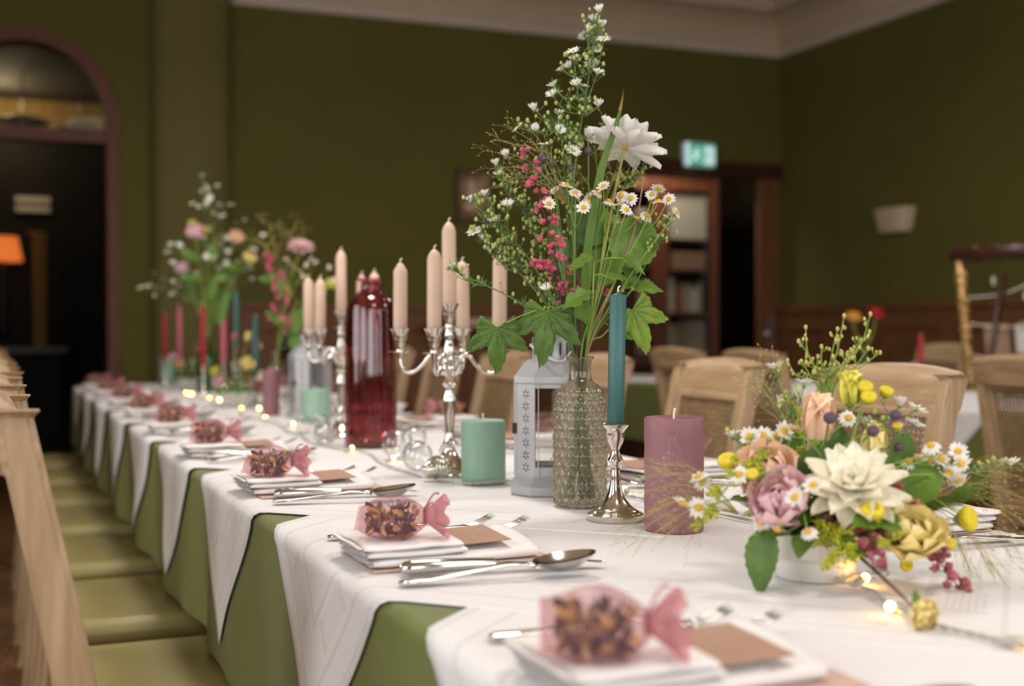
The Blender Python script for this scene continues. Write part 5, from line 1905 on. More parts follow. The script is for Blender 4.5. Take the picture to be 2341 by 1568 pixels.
class Vessel:
    """where a stem stands: foot inside the vase, neck, opening height"""
    def __init__(s, x, y, hneck, rfoot=0.022, rneck=0.010, zfoot=0.012):
        s.x, s.y, s.z = x, y, top(y)
        s.h, s.rf, s.rn, s.zf = hneck, rfoot, rneck, zfoot

    def path(s, tgt, lean=0.35, mid=None):
        tgt = Vector(tgt)
        d = Vector((tgt.x - s.x, tgt.y - s.y, 0))
        if d.length < 1e-4:
            d = Vector((0.01, 0, 0))
        a = atan2(d.y, d.x) + U(-0.5, 0.5)
        k = U(0.5, 1.0)
        foot = Vector((s.x - s.rf * k * cos(a), s.y - s.rf * k * sin(a), s.z + s.zf))
        nk = Vector((s.x + s.rn * k * cos(a), s.y + s.rn * k * sin(a), s.z + s.h))
        up = tgt.z - nk.z
        m_ = nk + Vector((d.x * lean, d.y * lean, max(up * 0.55, 0.01)))
        return [foot, nk] + ([Vector(mid)] if mid is not None else [m_]) + [tgt]


def stem(t, pts_, r0=0.0019, r1=0.0012, mat='stem_green', n=8, nm='stem', k=6):
    p_ = bez(pts_, n)
    m_ = len(p_)
    MB().tube(p_, [r0 + (r1 - r0) * i / (m_ - 1) for i in range(m_)], k).build(nm, mat, t, world=True)
    return p_


def head(t, kind, pos, nrm, s=1.0):
    sp = U(0, 6)
    if kind == 'aster':
        o = inst(rf_.choice(ASTER[:2]) if U(0, 1) < 0.75 else ASTER[2], 'flower_head', t, frame(pos, nrm, sp, s))
        sub(ASTER_C, 'flower_centre', o)
    elif kind == 'cham':
        o = inst(rf_.choice(CHAM), 'flower_head', t, frame(pos, nrm, sp, s))
        sub(CHAM_C, 'flower_centre', o)
    elif kind == 'button':
        o = inst(BUTTON, 'flower_head', t, frame(pos, nrm, sp, s))
        sub(CALYX, 'calyx', o)
    return o


def aster_spray(nm, label, path, heads, nbud=20, top_n=6, needles=160, group=None, r=0.0019, hsc=1.0):
    """branching aster: main stem, twigs to every open flower, needle leaves and buds"""
    base = Vector(path[0])
    t = thing(nm, label, 'flower', base, 0, group)
    p_ = bez(path, 10)
    m_ = len(p_)
    mb = MB().tube(p_, [r + (0.0007 - r) * i / (m_ - 1) for i in range(m_)], 6)
    twigs = []
    zs = [q.z for q in p_]
    for h in heads:
        h = Vector(h)
        best, bi = 1e9, 0
        for i, q in enumerate(p_):
            if i < m_ * 0.3:
                continue
            d = (h - q).length
            drop = h.z - q.z
            cost = abs(d - 0.055) + (0.05 if drop < 0 and i < m_ - 2 else 0) * 1.0
            if cost < best:
                best, bi = cost, i
        a = p_[bi]
        tw = bez([a, a.lerp(h, 0.5) + Vector((0, 0, -0.15 * (h - a).length)) + Vector((U(-1, 1), U(-1, 1), 0)) * 0.004, h], 6)
        twigs.append(tw)
        mb.tube(tw, [0.0009 - 0.0003 * i / (len(tw) - 1) for i in range(len(tw))], 5)
        dr = (tw[-1] - tw[-3]).normalized()
        nrm = dr * 0.5 + Vector((0, 0, 0.55)) + TOCAM(h) * 0.35 + Vector((U(-.3, .3), U(-.3, .3), 0))
        o = head(t, 'aster', h, nrm, U(0.9, 1.12) * hsc)
        mb.lathe([(0.0006, -0.004), (0.0018, -0.003), (0.0022, -0.0005), (0, 0)], 6, h, frame((0, 0, 0), nrm).to_3x3())
    buds = MB()
    lines = twigs + [p_[int(m_ * 0.45):]]
    for _ in range(nbud):
        ln = rf_.choice(lines)
        q = ln[rf_.randrange(len(ln) // 4, len(ln))]
        d = Vector((U(-1, 1), U(-1, 1), U(0.1, 1.1))).normalized() * U(0.008, 0.022)
        e = q + d
        mb.tube([q, q + d * 0.5 + Vector((0, 0, -0.001)), e], 0.0005, 4)
        buds.ball(e, U(0.0019, 0.0030), 7, 5, (1, 1, 1.3))
    nd = MB()
    for _ in range(needles):
        ln = rf_.choice(lines)
        q = ln[rf_.randrange(0, len(ln))]
        d = Vector((U(-1, 1), U(-1, 1), U(-0.1, 0.8))).normalized()
        l_ = U(0.008, 0.019)
        s_ = d.cross(Vector((0, 0, 1))).normalized() * 0.0009
        cu = Vector((0, 0, U(-0.5, 0.5) * l_))
        pts_ = [q, q + d * l_ * 0.5 + cu * 0.4, q + d * l_ + cu]
        nd.add([pts_[0] - s_ * 0.5, pts_[0] + s_ * 0.5, pts_[1] + s_, pts_[1] - s_, pts_[2]], [(0, 1, 2, 3), (3, 2, 4)])
    mb.build('stem', 'stem_aster', t, world=True)
    if nbud:
        o = buds.build('buds', 'bud_green', t, world=True)
        o['kind'] = 'stuff'
    if needles:
        o = nd.build('needle_leaves', 'needle', t, smooth=False, world=True)
        o['kind'] = 'stuff'
    return t


def cham_stem(label, path, heads, group=None, extra=None):
    base = Vector(path[0])
    t = thing('chamomile', label, 'flower', base, 0, group)
    p_ = bez(path, 8)
    mb = MB().tube(p_, [0.0013 - 0.0005 * i / (len(p_) - 1) for i in range(len(p_))], 6)
    for q, h in enumerate(heads):
        h = Vector(h)
        if q:
            a = p_[int(len(p_) * 0.80)]
            mb.tube(bez([a, a.lerp(h, 0.55) + Vector((0, 0, -0.12 * (h - a).length)), h], 6), 0.0007, 5)
        nrm = Vector((0, 0, U(0.3, 0.9))) + TOCAM(h) * U(0.4, 1.0) + Vector((U(-.7, .7), U(-.7, .7), 0))
        head(t, 'cham', h, nrm, U(0.92, 1.12))
    mb.build('stem', 'stem_green', t, world=True)
    return t


def spike(label, path, mat, n=26, spread=0.012, start=0.35, group=None, stemmat='stem_dark', r=0.0014, s=1.0):
    t = thing('pink_spike', label, 'flower', Vector(path[0]), 0, group)
    p_ = stem(t, path, r, 0.0006, stemmat)
    m_ = len(p_)
    tw = MB()
    for i in range(n):
        u = start + (1 - start) * (i + U(0, 1)) / n
        q = p_[min(m_ - 1, int(u * m_))]
        sp = spread * (1.25 - 0.8 * (u - start) / (1 - start))
        d = Vector((U(-1, 1), U(-1, 1), U(-0.5, 0.7))).normalized() * sp * U(0.5, 1.1)
        tw.tube([q, q + d], 0.0004, 4)
        inst(rf_.choice(FLORET[mat]), 'floret', t, frame(q + d, d + Vector((0, 0, 0.004)), U(0, 6), U(0.75, 1.1) * s))
    tw.build('twigs', stemmat, t, world=True)
    return t


def goldenrod(label, path, n=9, spread=0.02, balls=26, group=None):
    t = thing('goldenrod', label, 'flower', Vector(path[0]), 0, group)
    p_ = stem(t, path, 0.0013, 0.0006, 'stem_green')
    fl, tw = MB(), MB()
    m_ = len(p_)
    for i in range(n):
        q = p_[int(m_ * (0.35 + 0.63 * i / n))]
        e = q + Vector((U(-1, 1), U(-1, 1), U(-0.6, 0.7))).normalized() * spread * U(0.6, 1.1)
        ln = bez([q, q.lerp(e, 0.5) + Vector((0, 0, 0.003)), e], 5)
        tw.tube(ln, 0.0004, 4)
        for _ in range(balls):
            c = rf_.choice(ln[2:]) + Vector((U(-1, 1), U(-1, 1), U(-1, 1))) * 0.0035
            fl.ball(c, U(0.0010, 0.0019), 5, 4)
    o = fl.build('florets', 'goldenrod', t, world=True)
    o['kind'] = 'stuff'
    tw.build('twigs', 'stem_green', t, world=True)
    return t


def panicum(label, foot, tips, per=9, group=None, seedr=0.0009):
    """fine grass: hair-thin stalks ending in loose seeds"""
    t = thing('panicum_grass', label, 'grass', Vector(foot), 0, group)
    st, sd = MB(), MB()
    foot = Vector(foot)
    for tip in tips:
        tip = Vector(tip)
        p_ = bez([foot, foot.lerp(tip, 0.5) + Vector((0, 0, 0.18 * (tip - foot).length)), tip], 6)
        st.tube(p_, [0.0006 - 0.0004 * i / (len(p_) - 1) for i in range(len(p_))], 4)
        for _ in range(per):
            q = p_[rf_.randrange(len(p_) // 2, len(p_))]
            d = ((tip - foot).normalized() + Vector((U(-1, 1), U(-1, 1), U(-0.9, 0.6))) * 0.75).normalized() * U(0.010, 0.034)
            e = q + d + Vector((0, 0, -0.004))
            st.tube([q, q + d * 0.55, e], 0.00016, 3)
            R = frame((0, 0, 0), d).to_3x3()
            sd.ball(e, seedr, 5, 4, (0.7, 0.7, 1.7), R)
    o = st.build('stalks', 'stem_straw', t, world=True)
    o['kind'] = 'stuff'
    o = sd.build('seeds', 'seed', t, world=True)
    o['kind'] = 'stuff'
    return t


def one_flower(nm, label, path, kind, R, mat, nrm=None, stemmat='stem_green', group=None, r=0.0019, leaves=0):
    t = thing(nm, label, 'flower', Vector(path[0]), 0, group)
    p_ = stem(t, path, r, r * 0.75, stemmat)
    pos = p_[-1]
    nrm = Vector(nrm) if nrm is not None else (p_[-1] - p_[-3]).normalized() * 0.6 + TOCAM(pos) * 0.6 + Vector((0, 0, 0.4))
    if kind == 'dahlia':
        dahlia(t, pos, nrm, R, mat)
    elif kind == 'button':
        head(t, 'button', pos, nrm, R / 0.0105)
    elif kind == 'budball':
        o = MB().ball((0, 0, 0), R, 10, 8, (1, 1, 0.95)).build('bud', mat, t)
        o.location = pos - wloc(t)
    else:
        rose(t, pos, nrm, R, mat, kind)
    for q in range(leaves):
        b = p_[int(len(p_) * (0.55 + 0.3 * q / max(1, leaves)))]
        inst(leaf_mesh(U(.03, .045), U(.008, .012), 'leaf'), 'leaf', t, pointing(b, (U(-1, 1), U(-1, 1), U(.1, .8)), (0, 0, 1)))
    return t


def leaf_sprig(label, path, leaf_list, stemmat='stem_green', nm='leaf_sprig', r=0.0014):
    """leaf_list: (position, direction, up, size, mesh kind, material)"""
    t = thing(nm, label, 'leaves', Vector(path[0]))
    p_ = stem(t, path, r, r * 0.7, stemmat)
    for (pos, dr, up, S, kd, mt) in leaf_list:
        pos = Vector(pos)
        a = min(p_[len(p_) // 3:], key=lambda q: (q - pos).length)
        if (a - pos).length > 0.004:
            MB().tube(bez([a, a.lerp(pos, .5) + Vector((0, 0, .003)), pos], 4), 0.0009, 5).build('leaf_stalk', stemmat, t, world=True)
        if kd == 'currant':
            me = currant_leaf(S, mt)
        elif kd == 'lobed':
            me = leaf_mesh(S, S * 0.36, mt, 2.2, 0.10, 0.2, -0.3, 22, 9)
        else:
            me = leaf_mesh(S, S * {'ovate': 0.28, 'narrow': 0.13}.get(kd, 0.42), mt, 0, 0.05, 0.22, -0.22)
        lo = inst(me, 'leaf', t, pointing(pos, dr, up))
        if kd == 'currant':
            sub(currant_veins(S), 'veins', lo)
    return t


# ------------------------------------------------------------------ the tall bouquet in the bubbled bottle
V1 = Vessel(0.765, 1.580, 0.212)
D1 = 1.752


def b1(px, py, dd=None):
    return at(px, py, D1 + (U(-0.05, 0.05) if dd is None else dd))


aster_spray('aster', 'tallest white aster spray, rising to the top of the bubbled-bottle bouquet', V1.path(b1(1368, 36, 0.0), mid=b1(1308, 470, 0)),
            [b1(*q) for q in ((1370, 27), (1357, 46), (1377, 60), (1346, 70), (1336, 82), (1380, 90), (1311, 116), (1313, 136), (1303, 152), (1284, 160), (1366, 168), (1353, 145), (1367, 113), (1266, 196), (1263, 218), (1270, 212), (1318, 194), (1330, 196), (1338, 233), (1368, 241))], 70, 6, 330)
aster_spray('aster', 'white aster spray leaning to the upper left of the bubbled-bottle bouquet', V1.path(b1(1279, 262, 0.02), mid=b1(1300, 520, 0.03)),
            [b1(*q) for q in ((1221, 251), (1279, 262), (1185, 291), (1224, 297), (1279, 299), (1322, 326), (1340, 308), (1312, 346), (1157, 356), (1135, 376), (1352, 318), (1245, 330))], 60, 6, 300)
aster_spray('aster', 'white aster spray reaching far left at mid height of the bubbled-bottle bouquet', V1.path(b1(1080, 462, -0.01), mid=b1(1215, 600, 0)),
            [b1(*q, -0.01) for q in ((1076, 461), (1107, 447), (1160, 470), (1128, 500))], 46, 6, 230)
aster_spray('aster', 'white aster spray below the far-left one in the bubbled-bottle bouquet', V1.path(b1(1090, 535, 0.01), mid=b1(1225, 665, 0.01)),
            [b1(*q, 0.01) for q in ((1085, 530), (1120, 575), (1105, 545))], 46, 6, 240)
aster_spray('aster', 'lowest aster twig, stretching left across the candelabra candles', V1.path(b1(1045, 622, -0.02), mid=b1(1210, 705, -0.02)),
            [b1(*q, -0.02) for q in ((1037, 613),)], 16, 4, 110)
aster_spray('aster', 'short aster twig with one flower low in the bubbled-bottle bouquet', V1.path(b1(1250, 660, -0.05), mid=b1(1290, 735, -0.04)), [b1(1250, 662, -0.05)], 5, 2, 60)
aster_spray('aster', 'green budded aster twig on the right of the bubbled-bottle bouquet', V1.path(b1(1530, 505, 0.0), mid=b1(1445, 660, 0)), [b1(1527, 498, 0)], 30, 4, 150)
aster_spray('aster', 'green budded aster twig beneath the white dahlia', V1.path(b1(1440, 380, 0.05), mid=b1(1390, 560, 0.05)), [b1(1478, 360, 0.03)], 40, 4, 150)
aster_spray('aster', 'budded aster twig in the left middle of the bubbled-bottle bouquet', V1.path(b1(1165, 420, 0.04), mid=b1(1255, 610, 0.05)), [b1(1140, 400, .04)], 46, 4, 220)

aster_spray('aster', 'bud-covered aster twig filling the left heart of the tall bouquet', V1.path(b1(1205, 480, 0.05), mid=b1(1265, 640, 0.05)), [], 80, 4, 380)
aster_spray('aster', 'bud-covered aster twig filling the upper heart of the tall bouquet', V1.path(b1(1300, 300, 0.06), mid=b1(1310, 560, 0.06)), [], 90, 4, 420)
aster_spray('aster', 'bud-covered aster twig curving left below the open flowers', V1.path(b1(1150, 560, 0.03), mid=b1(1250, 690, 0.03)), [], 50, 4, 260)
cg = 'chamomile in the bubbled bottle'
for k, (hs, lb) in enumerate((([(1268, 437), (1255, 466)], 'chamomile with the leftmost open daisy of the tall bouquet'), ([(1315, 441), (1295, 424), (1334, 475)], 'chamomile stem second from the left in the tall bouquet'),
                              ([(1352, 453), (1368, 440), (1345, 462)], 'chamomile stem in the middle of the tall bouquet'), ([(1392, 460), (1380, 427)], 'chamomile with the largest open daisy, under the dahlia stem'),
                              ([(1416, 468), (1432, 480), (1420, 447)], 'chamomile stem with overlapping daisies right of the dahlia stem'), ([(1441, 453), (1456, 500)], 'chamomile stem leaning right below the white dahlia'),
                              ([(1506, 461), (1505, 431), (1490, 445), (1529, 455), (1478, 492)], 'chamomile cluster on the far right of the tall bouquet'), ([(1546, 486)], 'single chamomile on a bent stem, rightmost of the tall bouquet'))):
    hs = [b1(x, y, U(-.06, .0)) for x, y in hs]
    cham_stem(lb, V1.path(hs[0], 0.45), hs, cg)
spike('magenta flower spike on a dark stem, left in the tall bouquet', V1.path(b1(1208, 352, -0.03), mid=b1(1272, 600, -0.04)), 'petal_magenta', 64, 0.017, 0.50)
spike('shorter magenta side spike drooping left below the main one', V1.path(b1(1225, 600, -0.05), mid=b1(1290, 660, -0.05)), 'petal_magenta', 14, 0.008, 0.80)
spike('magenta flower spike at the right of the tall bouquet', V1.path(b1(1428, 490, 0.04), mid=b1(1385, 640, 0.04)), 'petal_magenta', 34, 0.011, 0.55)
dn = (-_f * -0.30 + _r * 0.35 + Vector((0, 0, 0.85)))
one_flower('dahlia', 'white dahlia turned away, on a straw-coloured stem in the tall bouquet', V1.path(b1(1428, 338, 0.0), mid=b1(1400, 470, 0.0)), 'dahlia', 0.056, 'petal_white', dn, 'stem_straw', r=0.0024)
for k, (x, y, R, lb) in enumerate(((1240, 362, .0072, 'largest purple anemone bud, above the magenta spike'), (1261, 375, .005, 'small purple anemone bud beside the largest one'), (1385, 377, .0062, 'round purple bud beside the long grass blade'), (1345, 345, .0055, 'dark purple bud under the upper asters'), (1305, 385, .0055, 'purple bud in the middle of the asters'))):
    p_ = b1(x, y, -0.02)
    pth = V1.path(p_ + Vector((0, 0, 0.012)), 0.4)
    one_flower('anemone', lb, pth + [p_], 'budball', R, 'bud_purple', stemmat='stem_aster', group='anemone buds in the tall bouquet', r=0.001)
# long arching blade
t = thing('grass_blade', 'long green blade with dry tip standing over the tall bouquet', 'leaf', V1.path(b1(1400, 300, 0))[0])
p_ = bez([at(1330, 810, D1), at(1340, 600, D1 - 0.02), at(1372, 400, D1 - 0.03), at(1412, 275, D1 - 0.03), at(1428, 195, D1 - 0.03)], 12)
ct = int(len(p_) * 0.80)
for nm, mt, a, b in (('blade', 'blade', 0, ct + 1), ('dry_tip', 'blade_tip', ct, len(p_))):
    mb = MB()
    seg = p_[a:b]

    def fn(i, j):
        u = (a + i) / (len(p_) - 1)
        w_ = (0.0012 + 0.0048 * sin(pi * min(1, u * 0.78 + 0.22)) ** 0.8) * (1 - u ** 5)
        q = seg[i]
        return q + _r * (j - 1) * w_ + _f * (0.003 * (1 - (j - 1) ** 2))
    mb.grid(fn, len(seg), 3).build(nm, mt, t, world=True)
UPV = Vector((0, 0, 1))
leaf_sprig('currant twig with two large lobed leaves hanging before the lantern', V1.path(b1(1260, 700, -0.06), mid=b1(1315, 760, -0.03)),
           [(b1(1252, 712, -0.07), (-0.25, -0.25, -0.9), TOCAM(b1(1250, 720)) + UPV * 0.6, 0.072, 'currant', 'leaf_dark'), (b1(1137, 748, -0.08), (-0.05, -0.1, -1.0), TOCAM(b1(1137, 760)) + UPV * 0.5, 0.062, 'currant', 'leaf_dark')])
leaf_sprig('pale lobed leaf drooping behind the teal taper', V1.path(b1(1440, 705, 0.0), mid=b1(1380, 765, 0)),
           [(b1(1445, 708, 0.0), (0.28, -0.15, -0.8), TOCAM(b1(1450, 720)) + UPV * 0.3, 0.066, 'currant', 'leaf_pale')])
leaf_sprig('broad ovate leaves on the right side of the tall bouquet', V1.path(b1(1420, 560, 0.02)),
           [(b1(1430, 605, 0), (0.35, -0.1, 1.0), TOCAM(b1(1430, 560)), 0.085, 'broad', 'leaf'), (b1(1395, 620, 0.03), (0.0, 0, 1), TOCAM(b1(1400, 560)) + _r * 0.4, 0.075, 'broad', 'leaf_dark'), (b1(1440, 655, 0.02), (0.7, -0.2, 0.05), UPV + TOCAM(b1(1440, 650)), 0.05, 'lobed', 'leaf'), (b1(1395, 745, 0.02), (0.6, -0.3, -0.12), UPV + TOCAM(b1(1400, 740)), 0.055, 'broad', 'leaf_dark')])
leaf_sprig('broad dark leaves in the heart of the tall bouquet', V1.path(b1(1345, 520, 0.0)),
           [(b1(1345, 560, 0.01), (0.1, 0, 1), TOCAM(b1(1345, 520)), 0.075, 'broad', 'leaf_dark'), (b1(1375, 650, 0.0), (0.15, 0, 1.0), TOCAM(b1(1375, 600)) - _r * 0.3, 0.07, 'broad', 'leaf'), (b1(1300, 640, 0.03), (-0.3, 0.1, 0.9), TOCAM(b1(1300, 620)) + _r * .5, 0.055, 'ovate', 'leaf_dark'), (b1(1310, 735, 0.03), (-0.75, 0, 0.35), UPV + TOCAM(b1(1290, 720)), 0.05, 'broad', 'leaf_dark')])
leaf_sprig('light green lobed leaves in front of the tall bouquet', V1.path(b1(1358, 600, -0.05), mid=b1(1352, 715, -0.04)),
           [(b1(1345, 668, -0.06), (-0.65, -0.1, -0.25), UPV * 0.7 + TOCAM(b1(1320, 680)), 0.042, 'lobed', 'leaf'), (b1(1350, 585, -0.06), (-0.8, 0, -0.35), UPV + TOCAM(b1(1320, 590)) * .7, 0.035, 'lobed', 'leaf'), (b1(1390, 635, -0.05), (0.7, -0.2, 0.1), UPV + TOCAM(b1(1420, 640)) * .7, 0.032, 'lobed', 'leaf'), (b1(1425, 590, -0.05), (0.75, -0.25, -0.35), UPV + TOCAM(b1(1450, 600)) * .7, 0.038, 'lobed', 'leaf'), (b1(1320, 672, -.06), (0.3, -.1, -.9), TOCAM(b1(1320, 690)), .045, 'lobed', 'leaf')], 'stem_green')
for k, (px, py, mt, lb) in enumerate(((1480, 580, 'leaf', 'narrow leaf shoot pointing right in the tall bouquet'), (1400, 520, 'leaf_pale', 'upright pale leaf shoot behind the chamomile'), (1270, 560, 'leaf_dark', 'narrow dark leaf shoot at the left of the tall bouquet'))):
    e = b1(px, py, 0.02)
    pth = V1.path(e, 0.45)
    leaf_sprig(lb, pth, [(Vector(e).lerp(Vector(pth[2]), q), (U(-.3, .8), U(-.4, .4), 0.5), TOCAM(e) + UPV * 0.4, U(.035, .05), 'ovate', mt) for q in (0.0, 0.25, 0.5, 0.75)])
t = thing('bare_stem', 'thick dark red stem in the neck of the tall bouquet', 'stem', V1.path(b1(1330, 640, 0))[0])
stem(t, V1.path(b1(1322, 600, -0.02)), 0.0028, 0.0018, 'stem_dark')
t = thing('bare_stem', 'pale pink stem curving up under the white dahlia', 'stem', V1.path(b1(1470, 405, 0))[0])
stem(t, V1.path(b1(1473, 405, 0.0), mid=b1(1440, 560, 0)), 0.0018, 0.0012, 'stem_blush')
panicum('fine panicum grass arching out left of the tall bouquet', b1(1300, 470, 0.02), [b1(x, y, U(-.03, .06)) for x, y in ((1110, 345), (1115, 385), (1140, 320), (1160, 290), (1180, 275), (1200, 330), (1150, 410), (1230, 400), (1250, 350), (1180, 380), (1130, 430), (1210, 420))], 12)
panicum('fine panicum grass between the purple buds and the dahlia', b1(1370, 520, 0.03), [b1(x, y, U(-.02, .06)) for x, y in ((1380, 270), (1390, 330), (1420, 390), (1405, 400), (1440, 400), (1360, 330), (1330, 400), (1300, 420), (1430, 430))], 14)

# ------------------------------------------------------------------ the flower bowl
BXX, BYY = 0.765, 1.035
BZ = top(BYY)
t = thing('flower_bowl', 'white fluted ramekin holding the near flower arrangement', 'bowl', (BXX, BYY, BZ))
prb = [(0.0, 0.002), (0.038, 0.0), (0.0405, 0.002), (0.0420, 0.020), (0.0425, 0.0215), (0.0500, 0.0235), (0.0525, 0.026), (0.0530, 0.045), (0.0535, 0.0465), (0.0525, 0.0478), (0.0500, 0.0465), (0.0490, 0.030), (0.0, 0.028)]
MB().lathe(prb, 180, rfn=lambda r, z, a: r - (0.0011 * (0.5 + 0.5 * cos(45 * a)) if 0.024 < z < 0.0455 and r > 0.0499 else 0)).build('ramekin', 'porcelain', t, sharp=50)
MB().lathe([(0.0488, 0.030), (0.0488, 0.046), (0.044, 0.056), (0.025, 0.062), (0.0, 0.064)], 28, rfn=lambda r, z, a: r * (1 + 0.04 * sin(a * 9 + z * 300))).build('floral_foam', 'foam_dark', t)

D2 = BXX * 0.3857 + BYY * 0.9226
FOOT = lambda: Vector((BXX + U(-.03, .03), BYY + U(-.03, .03), BZ + 0.052))


def b2(px, py, dd=0.0):
    return at(px, py, D2 + dd)


def bp(px, py, dd=0.0, bow=0.25):
    e = b2(px, py, dd)
    f_ = FOOT()
    m_ = f_.lerp(e, 0.5) + Vector((0, 0, bow * (Vector((e.x - f_.x, e.y - f_.y, 0))).length + 0.004))
    return [f_, m_, e]


def nn(px, py, dx=0, dz=0.5, dc=1.0):
    return TOCAM(b2(px, py)) * dc + _r * dx + Vector((0, 0, dz))


one_flower('dahlia', 'large cream dahlia in the middle of the flower bowl', bp(1950, 1118, -0.06), 'dahlia', 0.050, 'petal_cream', nn(1950, 1118, 0.05, 1.1), leaves=0)
one_flower('lisianthus', 'pale pink lisianthus low on the left of the flower bowl', bp(1795, 1165, -0.05), 'open', 0.041, 'petal_pink', nn(1790, 1140, -0.35, 1.0))
one_flower('rose', 'peach rose with pink heart, left of the cream dahlia', bp(1757, 1098, -0.01), 'open', 0.040, 'petal_peach', nn(1757, 1070, -0.2, 0.9))
one_flower('lisianthus', 'tall peach lisianthus standing up at the back of the flower bowl', bp(1864, 1000, 0.02), 'tall', 0.031, 'petal_peach', (0.1, 0, 1))
one_flower('lisianthus', 'lime-yellow lisianthus bud, highest bloom of the flower bowl', bp(1943, 918, 0.04), 'tall', 0.022, 'petal_lime', (0.05, 0, 1))
one_flower('lisianthus', 'yellow lisianthus behind the cream dahlia', bp(1990, 1045, 0.02), 'tall', 0.024, 'petal_yellow', (0.25, 0, 1))
one_flower('carnation', 'yellow ruffled bloom low on the right of the flower bowl', bp(2078, 1236, -0.07), 'full', 0.036, 'petal_yellow', nn(2078, 1212, 0.25, 1.0))
one_flower('rose', 'small peach rosebud on the right of the flower bowl', bp(2086, 1095, 0.03), 'tall', 0.018, 'petal_peach', (0.2, 0.1, 1))
one_flower('lisianthus', 'dusky pink bloom tucked behind the peach rose', bp(1885, 1045, 0.06), 'open', 0.026, 'petal_pink', (0, -0.2, 1))
for px, py, dd, R, dx, dz, lb in ((1978, 884, 0.03, .0085, .2, .9, 'ring-shaped yellow tansy button beside the lime bud'), (1986, 908, 0.02, .0085, .1, .8, 'domed yellow tansy button just below the ring-shaped one'), (2026, 895, 0.05, .0080, .3, 1.0, 'yellow tansy button on its own stalk, right of the lime bud'),
                                  (1994, 1168, -0.09, .0115, 0, 1.2, 'yellow button in green calyx below the cream dahlia'), (2213, 1186, -0.02, .0130, .9, .1, 'yellow button facing sideways at the right end of the bowl'), (1664, 1054, 0.02, .0110, -.3, 1.0, 'closed yellow bud at the left end of the flower bowl'),
                                  (2168, 1242, -0.05, .0075, .4, .6, 'small yellow button hanging over the far cutlery'), (1720, 1083, -0.06, .006, 0, .6, 'tiny yellow button among the left daisies'), (2072, 1292, 0.0, .007, 0.3, .3, 'small yellow-green bud lying under the yellow bloom')):
    one_flower('tansy', lb, bp(px, py, dd), 'button', R, None, nn(px, py, dx, dz, .6), group='yellow buttons in the flower bowl', r=0.0011)
cg = 'daisies in the flower bowl'
for k, (hs, dd, lb) in enumerate((([(1598, 1090), (1606, 1103)], -0.02, 'pair of chamomile daisies farthest left, before the rose candle'), ([(1597, 1160), (1560, 1152)], -0.03, 'two chamomile daisies hanging low before the rose candle'), ([(1690, 1085)], -0.06, 'chamomile daisy in front of the peach rose'),
                                  ([(1818, 1137), (1860, 1110)], -0.10, 'chamomile daisies in front of the pink lisianthus'), ([(1847, 1215)], -0.09, 'chamomile daisy hanging over the bowl rim'), ([(1776, 1212), (1738, 1195)], -0.08, 'half-open chamomile under the pink lisianthus'),
                                  ([(1745, 995), (1714, 998), (1776, 998)], 0.02, 'chamomile trio above the peach rose'), ([(1815, 980), (1792, 985)], 0.0, 'chamomile daisy left of the tall peach lisianthus'), ([(1940, 955)], 0.0, 'chamomile daisy between the peach and yellow lisianthus'),
                                  ([(2130, 1052), (2128, 1018), (2152, 1050)], -0.02, 'chamomile cluster on the right of the flower bowl'), ([(2190, 1032), (2198, 1060)], -0.03, 'largest chamomile daisy of the right-hand flowers'), ([(2077, 1055)], -0.02, 'chamomile daisy above the small peach rosebud'),
                                  ([(2168, 1082), (2195, 1100)], -0.03, 'side-turned chamomile daisies low on the right'))):
    hs = [b2(x, y, dd + U(-.015, .015)) for x, y in hs]
    f_ = FOOT()
    cham_stem(lb, [f_, f_.lerp(hs[0], .5) + Vector((0, 0, 0.02)), hs[0]], hs, cg)
for k, (path_px, hs, dd, lb) in enumerate((((1815, 900), [(1772, 842), (1838, 880), (1784, 925)], 0.05, 'white aster spray at the upper left of the flower bowl'), ((2040, 940), [(1985, 966), (2057, 926), (2096, 934), (2094, 968), (2062, 1000)], 0.04, 'white aster spray at the upper right of the flower bowl'),
                                            ((2250, 1070), [(2310, 1062)], 0.03, 'budded aster twig reaching far right from the flower bowl'), ((1690, 1010), [(1675, 998)], 0.02, 'single aster twig left above the peach rose'))):
    f_ = FOOT()
    e = b2(*path_px, dd)
    aster_spray('aster', lb, [f_, f_.lerp(e, .5) + Vector((0, 0, .02)), e], [b2(x, y, dd + U(-.01, .01)) for x, y in hs], 14, 3, 50, 'aster twigs in the flower bowl', r=0.0012)
goldenrod('goldenrod spray drooping left toward the rose candle', bp(1592, 1215, -0.05, 0.5), 18, 0.020, 26)
goldenrod('goldenrod spray hanging over the front of the bowl', bp(1935, 1290, -0.11, 0.15), 18, 0.020, 30)
goldenrod('goldenrod spray between the dahlia and the yellow bloom', bp(2035, 1262, -0.10, 0.2), 16, 0.021, 28)
goldenrod('upright goldenrod beside the tall peach lisianthus', bp(1808, 905, 0.05), 9, 0.014, 14)
spike('long wine-red spray trailing right over the cloth', bp(2190, 1340, -0.07, 0.4), 'petal_wine', 46, 0.018, 0.45, s=1.1)
spike('short wine-red spray hanging beside the goldenrod', bp(2000, 1300, -0.11, 0.15), 'petal_wine', 20, 0.012, 0.6, s=1.1)
spike('wine-red sprig under the cream dahlia', bp(1962, 1215, -0.08, 0.05), 'petal_wine', 16, 0.010, 0.7, s=1.1)
spike('pink sprig standing behind the tall peach lisianthus', bp(1900, 1000, 0.07), 'petal_wine', 18, 0.014, 0.6)
